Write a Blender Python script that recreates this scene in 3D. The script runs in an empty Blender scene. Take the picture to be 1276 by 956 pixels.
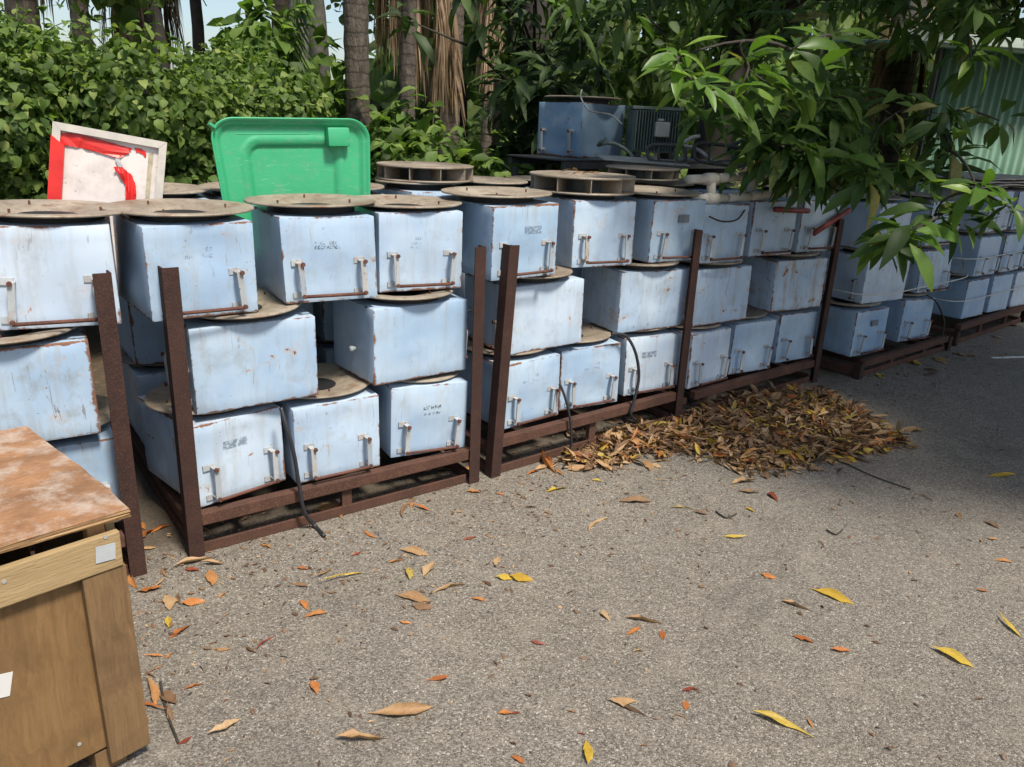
import bpy, bmesh, math, random
import numpy as np
from mathutils import Vector, Matrix, Euler, Quaternion

random.seed(7)
rng = np.random.default_rng(11)
R = math.radians
sc = bpy.context.scene
C = bpy.context.collection

# ------------------------------------------------------------------ camera, sky, sun, exposure
CAM = Vector((0, 0, 1.65)); PITCH = R(18.4); ROLL = R(2.5); F = 985.0; PW, PH = 1276.0, 956.0
_f = Vector((0, math.cos(PITCH), -math.sin(PITCH)))
_r0 = Vector((1, 0, 0)); _u0 = Vector((0, math.sin(PITCH), math.cos(PITCH)))
_r = _r0 * math.cos(ROLL) + _u0 * math.sin(ROLL)
_u = -_r0 * math.sin(ROLL) + _u0 * math.cos(ROLL)
cam = bpy.data.cameras.new('camera')
cam.sensor_width = 36; cam.lens = F / PW * 36; cam.clip_end = 1000; cam.clip_start = 0.05
co = bpy.data.objects.new('camera', cam); C.objects.link(co)
m = Matrix((_r, _u, -_f)).transposed().to_4x4(); m.translation = CAM
co.matrix_world = m
sc.camera = co

SUN = Vector((0.34, -0.40, 0.85)).normalized()
world = bpy.data.worlds.new('World'); sc.world = world; world.use_nodes = True
wn = world.node_tree.nodes; wl = world.node_tree.links
sky = wn.new('ShaderNodeTexSky'); sky.sky_type = 'NISHITA'; sky.sun_disc = False
sky.sun_elevation = math.asin(SUN.z); sky.sun_rotation = math.atan2(SUN.x, SUN.y)
sky.air_density = 1.0; sky.dust_density = 2.0; sky.ozone_density = 0.5
wn['Background'].inputs['Strength'].default_value = 0.102
wl.new(sky.outputs[0], wn['Background'].inputs['Color'])
sl = bpy.data.lights.new('sun', 'SUN'); sl.energy = 3.45; sl.angle = R(10.0); sl.color = (1, 0.93, 0.82)
so = bpy.data.objects.new('sun', sl); C.objects.link(so)
so.rotation_euler = SUN.to_track_quat('Z', 'Y').to_euler(); so.location = (0, 0, 12)
sc.view_settings.view_transform = 'Standard'; sc.view_settings.look = 'None'
sc.view_settings.exposure = 0.78; sc.view_settings.gamma = 1
sc.cycles.max_bounces = 6; sc.cycles.diffuse_bounces = 3; sc.cycles.transmission_bounces = 3


def at(x, y, Y):
    """point at depth Y (metres along the ground from the camera) seen in photo pixel x, y"""
    d = _f + _r * ((x - PW / 2) / F) - _u * ((y - PH / 2) / F)
    return CAM + d * (Y / d.y)


def atz(x, y, z=0.0):
    d = _f + _r * ((x - PW / 2) / F) - _u * ((y - PH / 2) / F)
    return CAM + d * ((z - CAM.z) / d.z)


def pix(p):
    d = Vector(p) - CAM; z = d.dot(_f)
    if z < .05: return (-999, -999)
    return (PW / 2 + F * d.dot(_r) / z, PH / 2 - F * d.dot(_u) / z)


def onp(x, y, p0, n):
    """point on the vertical plane through p0 with normal n"""
    d = _f + _r * ((x - PW / 2) / F) - _u * ((y - PH / 2) / F)
    return CAM + d * ((Vector(p0) - CAM).dot(n) / d.dot(n))


# ------------------------------------------------------------------ helpers
class MB:
    def __init__(s):
        s.v = []; s.f = []

    def box(s, c, d, M=None, bev=0):
        x, y, z = (k / 2 for k in d)
        vs = [Vector((i * x, j * y, k * z)) for k in (-1, 1) for j in (-1, 1) for i in (-1, 1)]
        n = len(s.v)
        for v in vs:
            v = (M @ v if M else v) + Vector(c)
            s.v.append(tuple(v))
        for q in ((0, 2, 3, 1), (4, 5, 7, 6), (0, 1, 5, 4), (2, 6, 7, 3), (0, 4, 6, 2), (1, 3, 7, 5)):
            s.f.append(tuple(n + k for k in q))
        return s

    def bar(s, a, b, w, h, up=(0, 0, 1)):
        a = Vector(a); b = Vector(b); d = b - a; L = d.length; d.normalize()
        u = Vector(up)
        if abs(u.dot(d)) > .99: u = Vector((0, 1, 0))
        y = u.cross(d).normalized(); z = d.cross(y)
        M = Matrix((d, y, z)).transposed()
        return s.box((a + b) / 2, (L, w, h), M)

    def tube(s, pts, r, seg=8, cap=True):
        pts = [Vector(p) for p in pts]; k = len(pts)
        rs = r if isinstance(r, (list, tuple)) else [r] * k
        n0 = len(s.v); prev = None
        for i, p in enumerate(pts):
            t = (pts[min(i + 1, k - 1)] - pts[max(i - 1, 0)]).normalized()
            if prev is None:
                a = t.orthogonal().normalized()
            else:
                a = (prev - t * prev.dot(t)).normalized()
            prev = a; b = t.cross(a)
            for j in range(seg):
                w = 2 * math.pi * j / seg
                s.v.append(tuple(p + (a * math.cos(w) + b * math.sin(w)) * rs[i]))
        for i in range(k - 1):
            for j in range(seg):
                j2 = (j + 1) % seg
                s.f.append((n0 + i * seg + j, n0 + i * seg + j2, n0 + (i + 1) * seg + j2, n0 + (i + 1) * seg + j))
        if cap:
            s.f.append(tuple(n0 + j for j in reversed(range(seg))))
            s.f.append(tuple(n0 + (k - 1) * seg + j for j in range(seg)))
        return s

    def lathe(s, prof, seg=40, closed=False):
        n0 = len(s.v); k = len(prof)
        for (r, z) in prof:
            for j in range(seg):
                w = 2 * math.pi * j / seg
                s.v.append((r * math.cos(w), r * math.sin(w), z))
        rng_ = range(k if closed else k - 1)
        for i in rng_:
            i2 = (i + 1) % k
            for j in range(seg):
                j2 = (j + 1) % seg
                s.f.append((n0 + i * seg + j, n0 + i * seg + j2, n0 + i2 * seg + j2, n0 + i2 * seg + j))
        return s

    def disc(s, r, z, seg=32):
        n0 = len(s.v)
        for j in range(seg):
            w = 2 * math.pi * j / seg
            s.v.append((r * math.cos(w), r * math.sin(w), z))
        s.f.append(tuple(range(n0, n0 + seg)))
        return s

    def mesh(s, name, smooth=False, bevel=0):
        me = bpy.data.meshes.new(name)
        me.from_pydata(s.v, [], s.f)
        if bevel:
            bm = bmesh.new(); bm.from_mesh(me)
            bmesh.ops.bevel(bm, geom=bm.edges[:], offset=bevel, segments=2, affect='EDGES', profile=.6)
            bm.to_mesh(me); bm.free()
        if smooth:
            me.polygons.foreach_set('use_smooth', [True] * len(me.polygons))
        me.update()
        return me


def ob(name, me, mat=None, parent=None, loc=(0, 0, 0), rot=(0, 0, 0), scale=None):
    o = bpy.data.objects.new(name, me)
    C.objects.link(o)
    if mat is not None and me is not None and not me.materials: me.materials.append(mat)
    if parent: o.parent = parent
    o.location = loc; o.rotation_euler = rot
    if scale: o.scale = scale
    return o


def tag(o, label, cat, group=None, kind=None):
    o['label'] = label; o['category'] = cat
    if group: o['group'] = group
    if kind: o['kind'] = kind
    return o


def thing(name, label, cat, loc=(0, 0, 0), rot=(0, 0, 0), group=None):
    return tag(ob(name, None, None, None, loc, rot), label, cat, group)


# ------------------------------------------------------------------ materials
class NT:
    def __init__(s, name):
        s.m = bpy.data.materials.new(name); s.m.use_nodes = True
        s.n = s.m.node_tree.nodes; s.l = s.m.node_tree.links
        s.bsdf = s.n['Principled BSDF']; s.out = s.n['Material Output']

    def node(s, t, **k):
        o = s.n.new(t)
        for a, b in k.items(): setattr(o, a, b)
        return o

    def put(s, sock, v):
        if hasattr(v, 'is_linked'): s.l.new(v, sock)
        else: sock.default_value = v

    def math(s, op, a, b=0.0, c=None, clamp=False):
        o = s.node('ShaderNodeMath', operation=op); o.use_clamp = clamp
        s.put(o.inputs[0], a); s.put(o.inputs[1], b)
        if c is not None: s.put(o.inputs[2], c)
        return o.outputs[0]

    def noise(s, vec, scale, detail=4, rough=.6, dist=0):
        o = s.node('ShaderNodeTexNoise'); s.l.new(vec, o.inputs['Vector'])
        o.inputs['Scale'].default_value = scale; o.inputs['Detail'].default_value = detail
        o.inputs['Roughness'].default_value = rough; o.inputs['Distortion'].default_value = dist
        return o.outputs['Fac']

    def ramp(s, fac, stops):
        o = s.node('ShaderNodeValToRGB'); e = o.color_ramp.elements
        while len(e) < len(stops): e.new(.5)
        for k, (p, c) in enumerate(stops):
            e[k].position = p
            e[k].color = (c, c, c, 1) if isinstance(c, (int, float)) else (*c, 1)
        s.put(o.inputs[0], fac)
        return o.outputs['Color']

    def mix(s, fac, a, b, mode='MIX'):
        o = s.node('ShaderNodeMix', data_type='RGBA', blend_type=mode)
        s.put(o.inputs[0], fac)
        for sk, v in ((o.inputs[6], a), (o.inputs[7], b)):
            s.put(sk, (*v, 1) if isinstance(v, tuple) and len(v) == 3 else v)
        return o.outputs[2]

    def vec(s, op, a, b):
        o = s.node('ShaderNodeVectorMath', operation=op)
        s.put(o.inputs[0], a); s.put(o.inputs[1], b)
        return o.outputs[0]

    def scalev(s, v, sx, sy, sz):
        return s.vec('MULTIPLY', v, (sx, sy, sz))

    def bump(s, h, strength=.3, dist=.002):
        o = s.node('ShaderNodeBump'); o.inputs['Strength'].default_value = strength
        o.inputs['Distance'].default_value = dist
        s.put(o.inputs['Height'], h); s.l.new(o.outputs[0], s.bsdf.inputs['Normal'])

    def coord(s, rnd=True):
        tc = s.node('ShaderNodeTexCoord')
        if not rnd: return tc.outputs['Object']
        oi = s.node('ShaderNodeObjectInfo')
        k = s.math('MULTIPLY', oi.outputs['Random'], 37.0)
        return s.vec('ADD', tc.outputs['Object'], k)

    def set(s, **k):
        for a, v in k.items():
            s.put(s.bsdf.inputs[a.replace('_', ' ')], (*v, 1) if isinstance(v, tuple) and len(v) == 3 else v)
        return s.m


def simple(name, col, rough=.6, var=.25, scale=12, metal=0.0, bump=.15):
    t = NT(name); v = t.coord()
    n = t.noise(v, scale, 5)
    c = t.mix(t.ramp(n, [(.3, 0.0), (.7, 1.0)]), tuple(k * (1 - var) for k in col), tuple(min(1, k * (1 + var)) for k in col))
    t.bump(t.noise(v, scale * 8, 3), bump, .002)
    return t.set(Base_Color=c, Roughness=rough, Metallic=metal)


def paint_mat(name, base, light, rustk=1.0):
    t = NT(name); v = t.coord()
    tc = t.node('ShaderNodeTexCoord'); g = tc.outputs['Generated']
    oi = t.node('ShaderNodeObjectInfo')
    wear = t.node('ShaderNodeAttribute', attribute_type='OBJECT', attribute_name='wear').outputs['Fac']
    sp = t.node('ShaderNodeSeparateXYZ'); t.l.new(g, sp.inputs[0])
    ax = [t.math('MULTIPLY', t.math('ABSOLUTE', t.math('SUBTRACT', sp.outputs[i], .5)), 2.0) for i in range(3)]
    mid = t.math('MAXIMUM', t.math('MINIMUM', ax[0], ax[1]), t.math('MINIMUM', t.math('MAXIMUM', ax[0], ax[1]), ax[2]))
    big = t.noise(v, 3.2, 3, .55)
    c = t.mix(t.ramp(big, [(.35, 0.0), (.68, 1.0)]), base, light)
    # hue variation between boxes
    hs = t.node('ShaderNodeHueSaturation'); t.l.new(c, hs.inputs['Color'])
    t.put(hs.inputs['Saturation'], t.math('MULTIPLY_ADD', oi.outputs['Random'], .42, .64))
    t.put(hs.inputs['Value'], t.math('MULTIPLY_ADD', oi.outputs['Random'], -.16, 1.06))
    c = hs.outputs['Color']
    # chalky faded film and grime running down
    st = t.noise(t.scalev(v, 14, 14, 1.6), 1.6, 4, .6)
    c = t.mix(t.math('MULTIPLY', t.ramp(st, [(.5, 0.0), (.75, 1.0)]), t.math('MULTIPLY_ADD', wear, .55, .20)), c, (.30, .28, .24))
    ch = t.noise(v, 7.5, 5, .65, .8)
    c = t.mix(t.math('MULTIPLY', t.ramp(ch, [(.55, 0.0), (.72, 1.0)]), .30), c, (.46, .54, .62))
    gr = t.noise(v, 11, 6, .7)
    c = t.mix(t.math('MULTIPLY', t.ramp(gr, [(.52, 0.0), (.8, 1.0)]), t.math('MULTIPLY_ADD', wear, .5, .34)), c, (.24, .23, .20))
    # rust on the folded edges, then a few chips and blooms
    en = t.noise(v, 22, 5, .7)
    lowb = t.ramp(t.noise(v, 2.6, 2, .5), [(.35, 0.0), (.75, .05)])
    e = t.math('ADD', mid, t.math('ADD', t.math('MULTIPLY_ADD', en, .19, -.105), t.math('ADD', lowb, t.math('MULTIPLY', wear, .012))))
    ef = t.ramp(e, [(.968, 0.0), (.992, .95)])
    sn = t.noise(t.vec('ADD', v, (5.1, 2.2, 8.3)), 9, 8, .72, .6)
    th = t.math('SUBTRACT', sn, t.math('MULTIPLY_ADD', wear, .055, .012))
    spf = t.math('SUBTRACT', 1.0, t.ramp(th, [(.285, 0.0), (.31, 1.0)]))
    fn = t.noise(t.vec('ADD', v, (1.1, 6.2, 3.3)), 48, 3, .6)
    spf2 = t.math('MULTIPLY', t.ramp(fn, [(.71, 0.0), (.74, 1.0)]), t.math('MULTIPLY_ADD', wear, .7, .3))
    rust = t.math('MAXIMUM', t.math('MAXIMUM', ef, spf), spf2, clamp=True)
    rc = t.mix(t.noise(v, 60, 4), (.045, .022, .015), (.30, .12, .045))
    # scuffs and thin scratches, rust runs below the top fold
    sc_ = t.noise(t.scalev(v, 40, 40, 5), 1.3, 3, .6, 1.5)
    c = t.mix(t.math('MULTIPLY', t.ramp(sc_, [(.655, 0.0), (.68, .6)]), t.math('MULTIPLY_ADD', wear, .8, .35)), c, (.17, .15, .13))
    run = t.math('MULTIPLY', t.ramp(t.noise(t.scalev(v, 34, 34, .8), 1.0, 3, .5), [(.60, 0.0), (.72, 1.0)]), t.ramp(sp.outputs[2], [(.55, 0.0), (1.0, .75)]))
    c = t.mix(t.math('MULTIPLY', run, t.math('MULTIPLY_ADD', wear, .8, .25)), c, (.30, .17, .08))
    c2 = t.mix(t.math('MULTIPLY', rust, rustk), c, rc)
    # rusty water halo round the rust
    hal = t.math('MULTIPLY', t.ramp(th, [(.29, 1.0), (.37, 0.0)]), .45)
    c2 = t.mix(t.math('MULTIPLY', hal, t.math('SUBTRACT', 1.0, rust)), c2, (.50, .30, .14))
    t.bump(t.math('ADD', t.math('MULTIPLY', t.noise(v, 5, 2), 3.0), t.math('MULTIPLY', rust, -.25)), .35, .004)
    return t.set(Base_Color=c2, Roughness=t.math('MULTIPLY_ADD', rust, .4, .42), Specular_IOR_Level=.4)


M_BLUE = paint_mat('blue_paint', (.275, .410, .575), (.405, .525, .64))
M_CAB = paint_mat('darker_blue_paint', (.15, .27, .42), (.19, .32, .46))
M_HANDLE = paint_mat('handle_paint', (.30, .35, .40), (.42, .44, .44))


def rust_mat(name, a, b, spec):
    t = NT(name); v = t.coord()
    n = t.noise(v, 9, 6, .65)
    c = t.mix(t.ramp(n, [(.3, 0.0), (.7, 1.0)]), a, b)
    f = t.noise(v, 170, 3, .6)
    c = t.mix(t.ramp(f, [(.5, 0.0), (.7, .8)]), c, spec)
    t.bump(t.math('ADD', f, t.math('MULTIPLY', n, 2)), .5, .003)
    return t.set(Base_Color=c, Roughness=.82, Specular_IOR_Level=.25)


M_RUST = rust_mat('rusty_angle_iron', (.045, .024, .018), (.092, .044, .030), (.15, .075, .046))
M_POST = rust_mat('dark_rusty_post', (.027, .0145, .012), (.052, .026, .020), (.085, .042, .030))
M_RUSTD = rust_mat('rusty_rod', (.06, .028, .022), (.13, .055, .04), (.2, .1, .07))


def ring_mat():
    t = NT('weathered_ring'); v = t.coord()
    n = t.noise(v, 5, 5, .6)
    c = t.mix(t.ramp(n, [(.3, 0.0), (.7, 1.0)]), (.18, .145, .105), (.35, .30, .235))
    g = t.noise(v, 30, 5, .7)
    c = t.mix(t.ramp(g, [(.5, 0.0), (.72, .7)]), c, (.12, .075, .045))
    c = t.mix(t.ramp(t.noise(v, 9, 6, .75), [(.55, 0.0), (.68, .75)]), c, (.16, .075, .035))
    t.bump(g, .3, .003)
    return t.set(Base_Color=c, Roughness=.55, Specular_IOR_Level=.45)


M_RING = ring_mat()
M_BLACK = simple('black_neck_and_hole_dark', (.012, .012, .013), .6, .3, 20)
M_CABLE = simple('black_cable', (.02, .021, .024), .45, .2, 30)
M_PVC = rust_mat('peeling_white_pipe', (.42, .40, .35), (.60, .57, .50), (.42, .30, .20))
M_REDT = simple('red_oxide_tube', (.20, .035, .028), .55, .35, 18)
M_GALV = simple('galvanised_steel', (.40, .40, .39), .45, .2, 14, .3)
M_DARKM = simple('dark_steel', (.045, .048, .047), .5, .4, 14)
M_TRAFO = simple('grey_green_enamel', (.13, .165, .145), .5, .3, 10)
M_ALU = simple('aluminium_profile', (.50, .47, .42), .45, .1, 25, .15)
M_REDF = simple('red_film', (.55, .022, .018), .38, .25, 9)
M_WHITEP = None


def lidmat():
    t = NT('green_plastic'); v = t.coord(False)
    n = t.noise(v, 6, 4)
    c = t.mix(n, (.025, .28, .120), (.042, .36, .168))
    d = t.noise(v, 30, 6, .7)
    c = t.mix(t.ramp(d, [(.52, 0.0), (.8, .6)]), c, (.16, .27, .17))
    c = t.mix(t.ramp(t.noise(t.scalev(v, 3, 3, 40), 3, 4, .6, 2), [(.62, 0.0), (.68, .5)]), c, (.30, .48, .34))
    t.bump(d, .08, .002)
    return t.set(Base_Color=c, Roughness=.38, Specular_IOR_Level=.5)


M_LID = lidmat()


def panelmat():
    t = NT('stained_white_panel'); v = t.coord(False)
    n = t.noise(v, 8, 6, .65)
    c = t.mix(t.ramp(n, [(.45, 0.0), (.75, 1.0)]), (.64, .58, .55), (.42, .38, .35))
    s = t.noise(v, 26, 4, .7)
    c = t.mix(t.ramp(s, [(.64, 0.0), (.70, .8)]), c, (.25, .20, .10))
    return t.set(Base_Color=c, Roughness=.45)


M_PANEL = panelmat()


def wood(name, a, b, dark, grain=(1, 18, 18), knots=True, wea=None):
    t = NT(name); v = t.coord()
    w = t.vec('ADD', t.scalev(v, *grain), t.noise(v, 3, 3))
    n = t.noise(w, 2.2, 6, .65, 1.2)
    c = t.mix(t.ramp(n, [(.3, 0.0), (.7, 1.0)]), a, b)
    n2 = t.noise(v, 4, 5, .65, .6)
    c = t.mix(t.ramp(n2, [(.48, 0.0), (.75, .75)]), c, dark)
    if knots:
        vo = t.node('ShaderNodeTexVoronoi'); t.l.new(t.scalev(v, 3.1, 5.3, 5.3), vo.inputs['Vector']); vo.inputs['Scale'].default_value = 1.0
        c = t.mix(t.ramp(vo.outputs['Distance'], [(.03, .85), (.09, 0.0)]), c, tuple(k * .35 for k in dark))
    if wea:
        n3 = t.noise(v, 9, 7, .72)
        c = t.mix(t.ramp(n3, [(.47, 0.0), (.62, .85)]), c, wea)
    gl_ = t.noise(t.scalev(w, 3.2, 3.2, 3.2), 2.0, 3, .6)
    c = t.mix(t.ramp(gl_, [(.50, 0.0), (.75, .28)]), c, tuple(k * .7 for k in dark))
    st_ = t.noise(v, 2.1, 6, .7, 1.0)
    c = t.mix(t.ramp(st_, [(.56, 0.0), (.72, .45)]), c, (.065, .045, .030))
    f = t.noise(w, 9, 4)
    t.bump(f, .5, .004)
    return t.set(Base_Color=c, Roughness=.7, Specular_IOR_Level=.3)


M_PLYTOP = wood('weathered_plywood', (.235, .115, .055), (.34, .185, .092), (.11, .06, .036), (5, 8, 5), False, (.40, .325, .265))
M_PLY = wood('brown_plywood', (.150, .085, .034), (.225, .132, .055), (.095, .054, .023), (14, 14, 1.0))
M_PINE = wood('pine_batten', (.27, .185, .088), (.36, .26, .135), (.18, .11, .05), (2, 20, 20))
M_PINEV = wood('pine_post', (.14, .083, .038), (.21, .128, .060), (.08, .046, .023), (20, 20, 1.4))
M_PLYEDGE = wood('plywood_edge', (.30, .17, .08), (.50, .33, .17), (.12, .06, .03), (1, 1, 160), False)
M_TAPE = simple('grey_tape', (.36, .38, .39), .5, .1, 20)


def leafmat(name, stops, trans=.3, rough=.45, spots=None):
    t = NT(name)
    g = t.node('ShaderNodeNewGeometry'); oi = t.node('ShaderNodeObjectInfo')
    k = t.math('FRACT', t.math('ADD', g.outputs['Random Per Island'], oi.outputs['Random']))
    c = t.ramp(k, stops)
    v = t.coord(False)
    n = t.noise(v, 9, 3)
    c = t.mix(.5, c, t.ramp(n, [(.3, .62), (.7, 1.0)]), 'MULTIPLY')
    if spots:
        n2 = t.noise(t.coord(), 38, 5, .7)
        c = t.mix(t.ramp(n2, [(.52, 0.0), (.68, .85)]), c, spots)
    b = t.bsdf; t.set(Base_Color=c, Roughness=rough, Specular_IOR_Level=.35)
    tr = t.node('ShaderNodeBsdfTranslucent'); t.l.new(t.mix(1.0, c, (1.0, 1.15, .5), 'MULTIPLY'), tr.inputs['Color'])
    mx = t.node('ShaderNodeMixShader'); mx.inputs[0].default_value = trans
    t.l.new(b.outputs[0], mx.inputs[1]); t.l.new(tr.outputs[0], mx.inputs[2]); t.l.new(mx.outputs[0], t.out.inputs['Surface'])
    return t.m


L_VINE = leafmat('vine_leaf', [(0, (.055, .098, .021)), (.45, (.11, .185, .038)), (.8, (.185, .27, .058)), (1, (.29, .35, .10))], .45, .6)
L_SHRUB = leafmat('shrub_leaf', [(0, (.075, .13, .028)), (.5, (.14, .235, .05)), (1, (.26, .36, .09))], .5, .55)
L_UNDER = leafmat('undergrowth_leaf', [(0, (.08, .14, .03)), (.5, (.15, .25, .052)), (.95, (.23, .34, .08)), (1, (.28, .27, .09))], .5, .55)
L_DARK = leafmat('dark_leaf', [(0, (.024, .046, .014)), (.6, (.045, .082, .022)), (1, (.085, .135, .035))], .35, .55)
L_FAR = leafmat('far_leaf', [(0, (.05, .085, .025)), (.5, (.10, .165, .045)), (1, (.20, .27, .085))], .5, .6)
L_MANGO = leafmat('mango_leaf', [(0, (.042, .088, .02)), (.6, (.082, .155, .034)), (.93, (.14, .23, .05)), (1, (.24, .2, .065))], .45, .5, (.05, .07, .02))
L_MANGOY = leafmat('young_mango_leaf', [(0, (.085, .17, .030)), (.6, (.15, .27, .045)), (1, (.24, .36, .075))], .42, .4)
L_PALM = leafmat('palm_leaflet', [(0, (.03, .07, .018)), (1, (.08, .14, .035))], .3)
L_DEAD = leafmat('dead_palm_frond', [(0, (.22, .145, .085)), (.5, (.36, .25, .16)), (1, (.50, .37, .25))], .35, .7)
F_YEL = leafmat('yellow_fallen_leaf', [(0, (.44, .27, .03)), (.6, (.54, .38, .05)), (1, (.44, .34, .09))], .2, .5, (.30, .16, .03))
F_ORA = leafmat('orange_fallen_leaf', [(0, (.34, .11, .030)), (.6, (.46, .18, .050)), (1, (.42, .22, .085))], .15, .5, (.24, .08, .03))
F_RED = leafmat('red_brown_fallen_leaf', [(0, (.20, .045, .025)), (1, (.32, .085, .04))], .12, .5, (.12, .03, .02))
F_TAN = leafmat('tan_fallen_leaf', [(0, (.30, .17, .075)), (.5, (.40, .25, .12)), (1, (.46, .32, .18))], .12, .6, (.17, .085, .04))
F_BRN = leafmat('brown_fallen_leaf', [(0, (.095, .055, .03)), (.5, (.19, .105, .055)), (1, (.27, .165, .09))], .1, .6, (.05, .026, .016))
M_BARK = simple('bark', (.085, .068, .05), .85, .4, 14, 0, .9)
M_BARKD = simple('dark_bark', (.035, .028, .022), .85, .4, 12, 0, .9)
def palmbark():
    t = NT('palm_bark'); v = t.coord()
    wv = t.node('ShaderNodeTexWave', wave_type='BANDS', bands_direction='Z', wave_profile='SAW'); t.l.new(v, wv.inputs['Vector'])
    wv.inputs['Scale'].default_value = 2.6; wv.inputs['Distortion'].default_value = 2.2; wv.inputs['Detail'].default_value = 3; wv.inputs['Detail Scale'].default_value = 3
    n = t.noise(t.scalev(v, 9, 9, 2), 2.2, 6, .7)
    c = t.mix(t.ramp(n, [(.3, 0.0), (.7, 1.0)]), (.075, .06, .047), (.22, .18, .14))
    c = t.mix(t.ramp(wv.outputs['Fac'], [(.0, .8), (.22, 0.0)]), c, (.018, .014, .011))
    t.bump(t.math('ADD', wv.outputs['Fac'], t.math('MULTIPLY', n, 1.2)), .9, .03)
    return t.set(Base_Color=c, Roughness=.9)


M_PALMT = palmbark()
M_BARKG = simple('grey_bark', (.20, .18, .155), .85, .35, 9, 0, .8)


def asphalt():
    t = NT('worn_asphalt'); v = t.coord(False)
    big = t.noise(v, .9, 5, .6); med = t.noise(v, 6, 5, .65)
    vo = t.node('ShaderNodeTexVoronoi'); t.l.new(v, vo.inputs['Vector']); vo.inputs['Scale'].default_value = 190
    sep = t.node('ShaderNodeSeparateColor'); t.l.new(vo.outputs['Color'], sep.inputs[0])
    c = t.ramp(sep.outputs[0], [(0, (.095, .083, .068)), (.45, (.198, .176, .147)), (.85, (.285, .257, .217)), (.975, (.375, .342, .292)), (1, (.54, .51, .45))])
    fine = t.noise(v, 330, 3, .7)
    c = t.mix(t.ramp(fine, [(.38, .65), (.55, 0.0)]), c, (.055, .048, .040))
    c = t.mix(t.ramp(big, [(.35, .5), (.65, 0.0)]), c, t.mix(1.0, c, (.80, .78, .75), 'MULTIPLY'))
    c = t.mix(t.ramp(med, [(.5, 0.0), (.75, .35)]), c, (.30, .265, .21))
    # bleached and darker wheel-worn areas, dark brown mixed in along and under the racks
    c = t.mix(t.ramp(t.noise(v, .55, 3, .5, .6), [(.42, .0), (.62, .35)]), c, t.mix(1.0, c, (1.18, 1.14, 1.08), 'MULTIPLY'))
    c = t.mix(t.ramp(t.noise(t.vec('ADD', v, (3.3, 7.1, 0)), 1.7, 6, .7, .5), [(.56, .0), (.72, .45)]), c, (.085, .075, .062))
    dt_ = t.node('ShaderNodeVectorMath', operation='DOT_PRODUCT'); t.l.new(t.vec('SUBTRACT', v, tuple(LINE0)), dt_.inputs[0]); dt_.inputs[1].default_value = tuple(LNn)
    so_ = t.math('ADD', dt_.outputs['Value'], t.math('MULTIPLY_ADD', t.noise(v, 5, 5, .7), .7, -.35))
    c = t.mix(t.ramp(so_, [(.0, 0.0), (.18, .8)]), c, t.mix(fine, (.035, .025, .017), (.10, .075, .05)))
    pk = t.noise(v, 34, 2, .5)
    c = t.mix(t.ramp(pk, [(.735, 0.0), (.75, .7)]), c, (.03, .028, .025))
    hgt = t.math('ADD', t.math('MULTIPLY', vo.outputs['Distance'], -1.2), t.math('MULTIPLY', fine, .9))
    t.bump(hgt, .6, .005)
    return t.set(Base_Color=c, Roughness=.85, Specular_IOR_Level=.3)


def soil():
    t = NT('forest_floor'); v = t.coord(False)
    n = t.noise(v, 3, 6, .7)
    c = t.mix(n, (.030, .022, .014), (.085, .060, .035))
    c = t.mix(t.ramp(t.noise(v, 25, 5), [(.5, 0.0), (.7, .8)]), c, (.12, .075, .04))
    t.bump(n, .6, .05)
    return t.set(Base_Color=c, Roughness=.9)


# ------------------------------------------------------------------ racks: end points of the front foot line
PT = dict(A0=(-1.204, 2.648), A1=(-.137, 3.444), B0=(-.081, 3.486), B1=(1.004, 4.367), C0=(1.05, 4.405), C1=(2.137, 5.297),
          D0=(2.463, 5.378), D1=(3.60, 6.325), E0=(3.713, 6.465), E1=(4.95, 7.535))
_d = Vector((math.cos(R(37)), math.sin(R(37))))
PT['Z1'] = (-1.32, 2.54); PT['Z0'] = tuple(Vector(PT['Z1']) - _d * 1.33)
AX = {}
for k in 'ZABCDE':
    p0 = Vector((*PT[k + '0'], 0)); p1 = Vector((*PT[k + '1'], 0)); e = (p1 - p0).normalized()
    AX[k] = (p0, e, Vector((-e.y, e.x, 0)), (p1 - p0).length)
LINE0 = Vector((*PT['A0'], 0)); LE = (Vector((*PT['C1'], 0)) - LINE0).normalized(); LNn = Vector((-LE.y, LE.x, 0))


def behind(x, y): return (Vector((x, y, 0)) - LINE0).dot(LNn)


def gz(x, y):
    s = behind(x, y)
    if s < 1.6: return -.012
    k = min(1, (s - 1.6) / 9.0); k = k * k * (3 - 2 * k)
    return -.012 + .85 * k + max(0, s - 10.6) * .02 + .04 * math.sin(x * 1.7) * math.sin(y * 1.3) * min(1, s - 1.6)


# ground as one terrain sheet reaching far out, asphalt laid on it
xs = np.concatenate([[-300, -120, -60], np.arange(-30, 31, .75), [60, 120, 300]])
ys = np.concatenate([[-300, -120, -60, -30], np.arange(-12, 45, .75), [60, 120, 300]])
gv = [(x, y, gz(x, y) if abs(x) < 100 and abs(y) < 100 else (2.0 if behind(x, y) > 0 else -.012)) for y in ys for x in xs]
gf = [(j * len(xs) + i, j * len(xs) + i + 1, (j + 1) * len(xs) + i + 1, (j + 1) * len(xs) + i) for j in range(len(ys) - 1) for i in range(len(xs) - 1)]
me = bpy.data.meshes.new('ground'); me.from_pydata(gv, [], gf)
g = ob('ground', me, soil()); g['kind'] = 'structure'
me.polygons.foreach_set('use_smooth', [True] * len(me.polygons))
a0 = LINE0 - LE * 30; a1 = LINE0 + LE * 40
edge = []
for i in range(141):
    p = a0.lerp(a1, i / 140) + LNn * (1.34 + .05 * math.sin(i * 1.9) + .04 * random.random())
    edge.append((p.x, p.y, 0))
q1 = a1 - LNn * 25; q0 = a0 - LNn * 25
me = bpy.data.meshes.new('asphalt_driveway')
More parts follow.
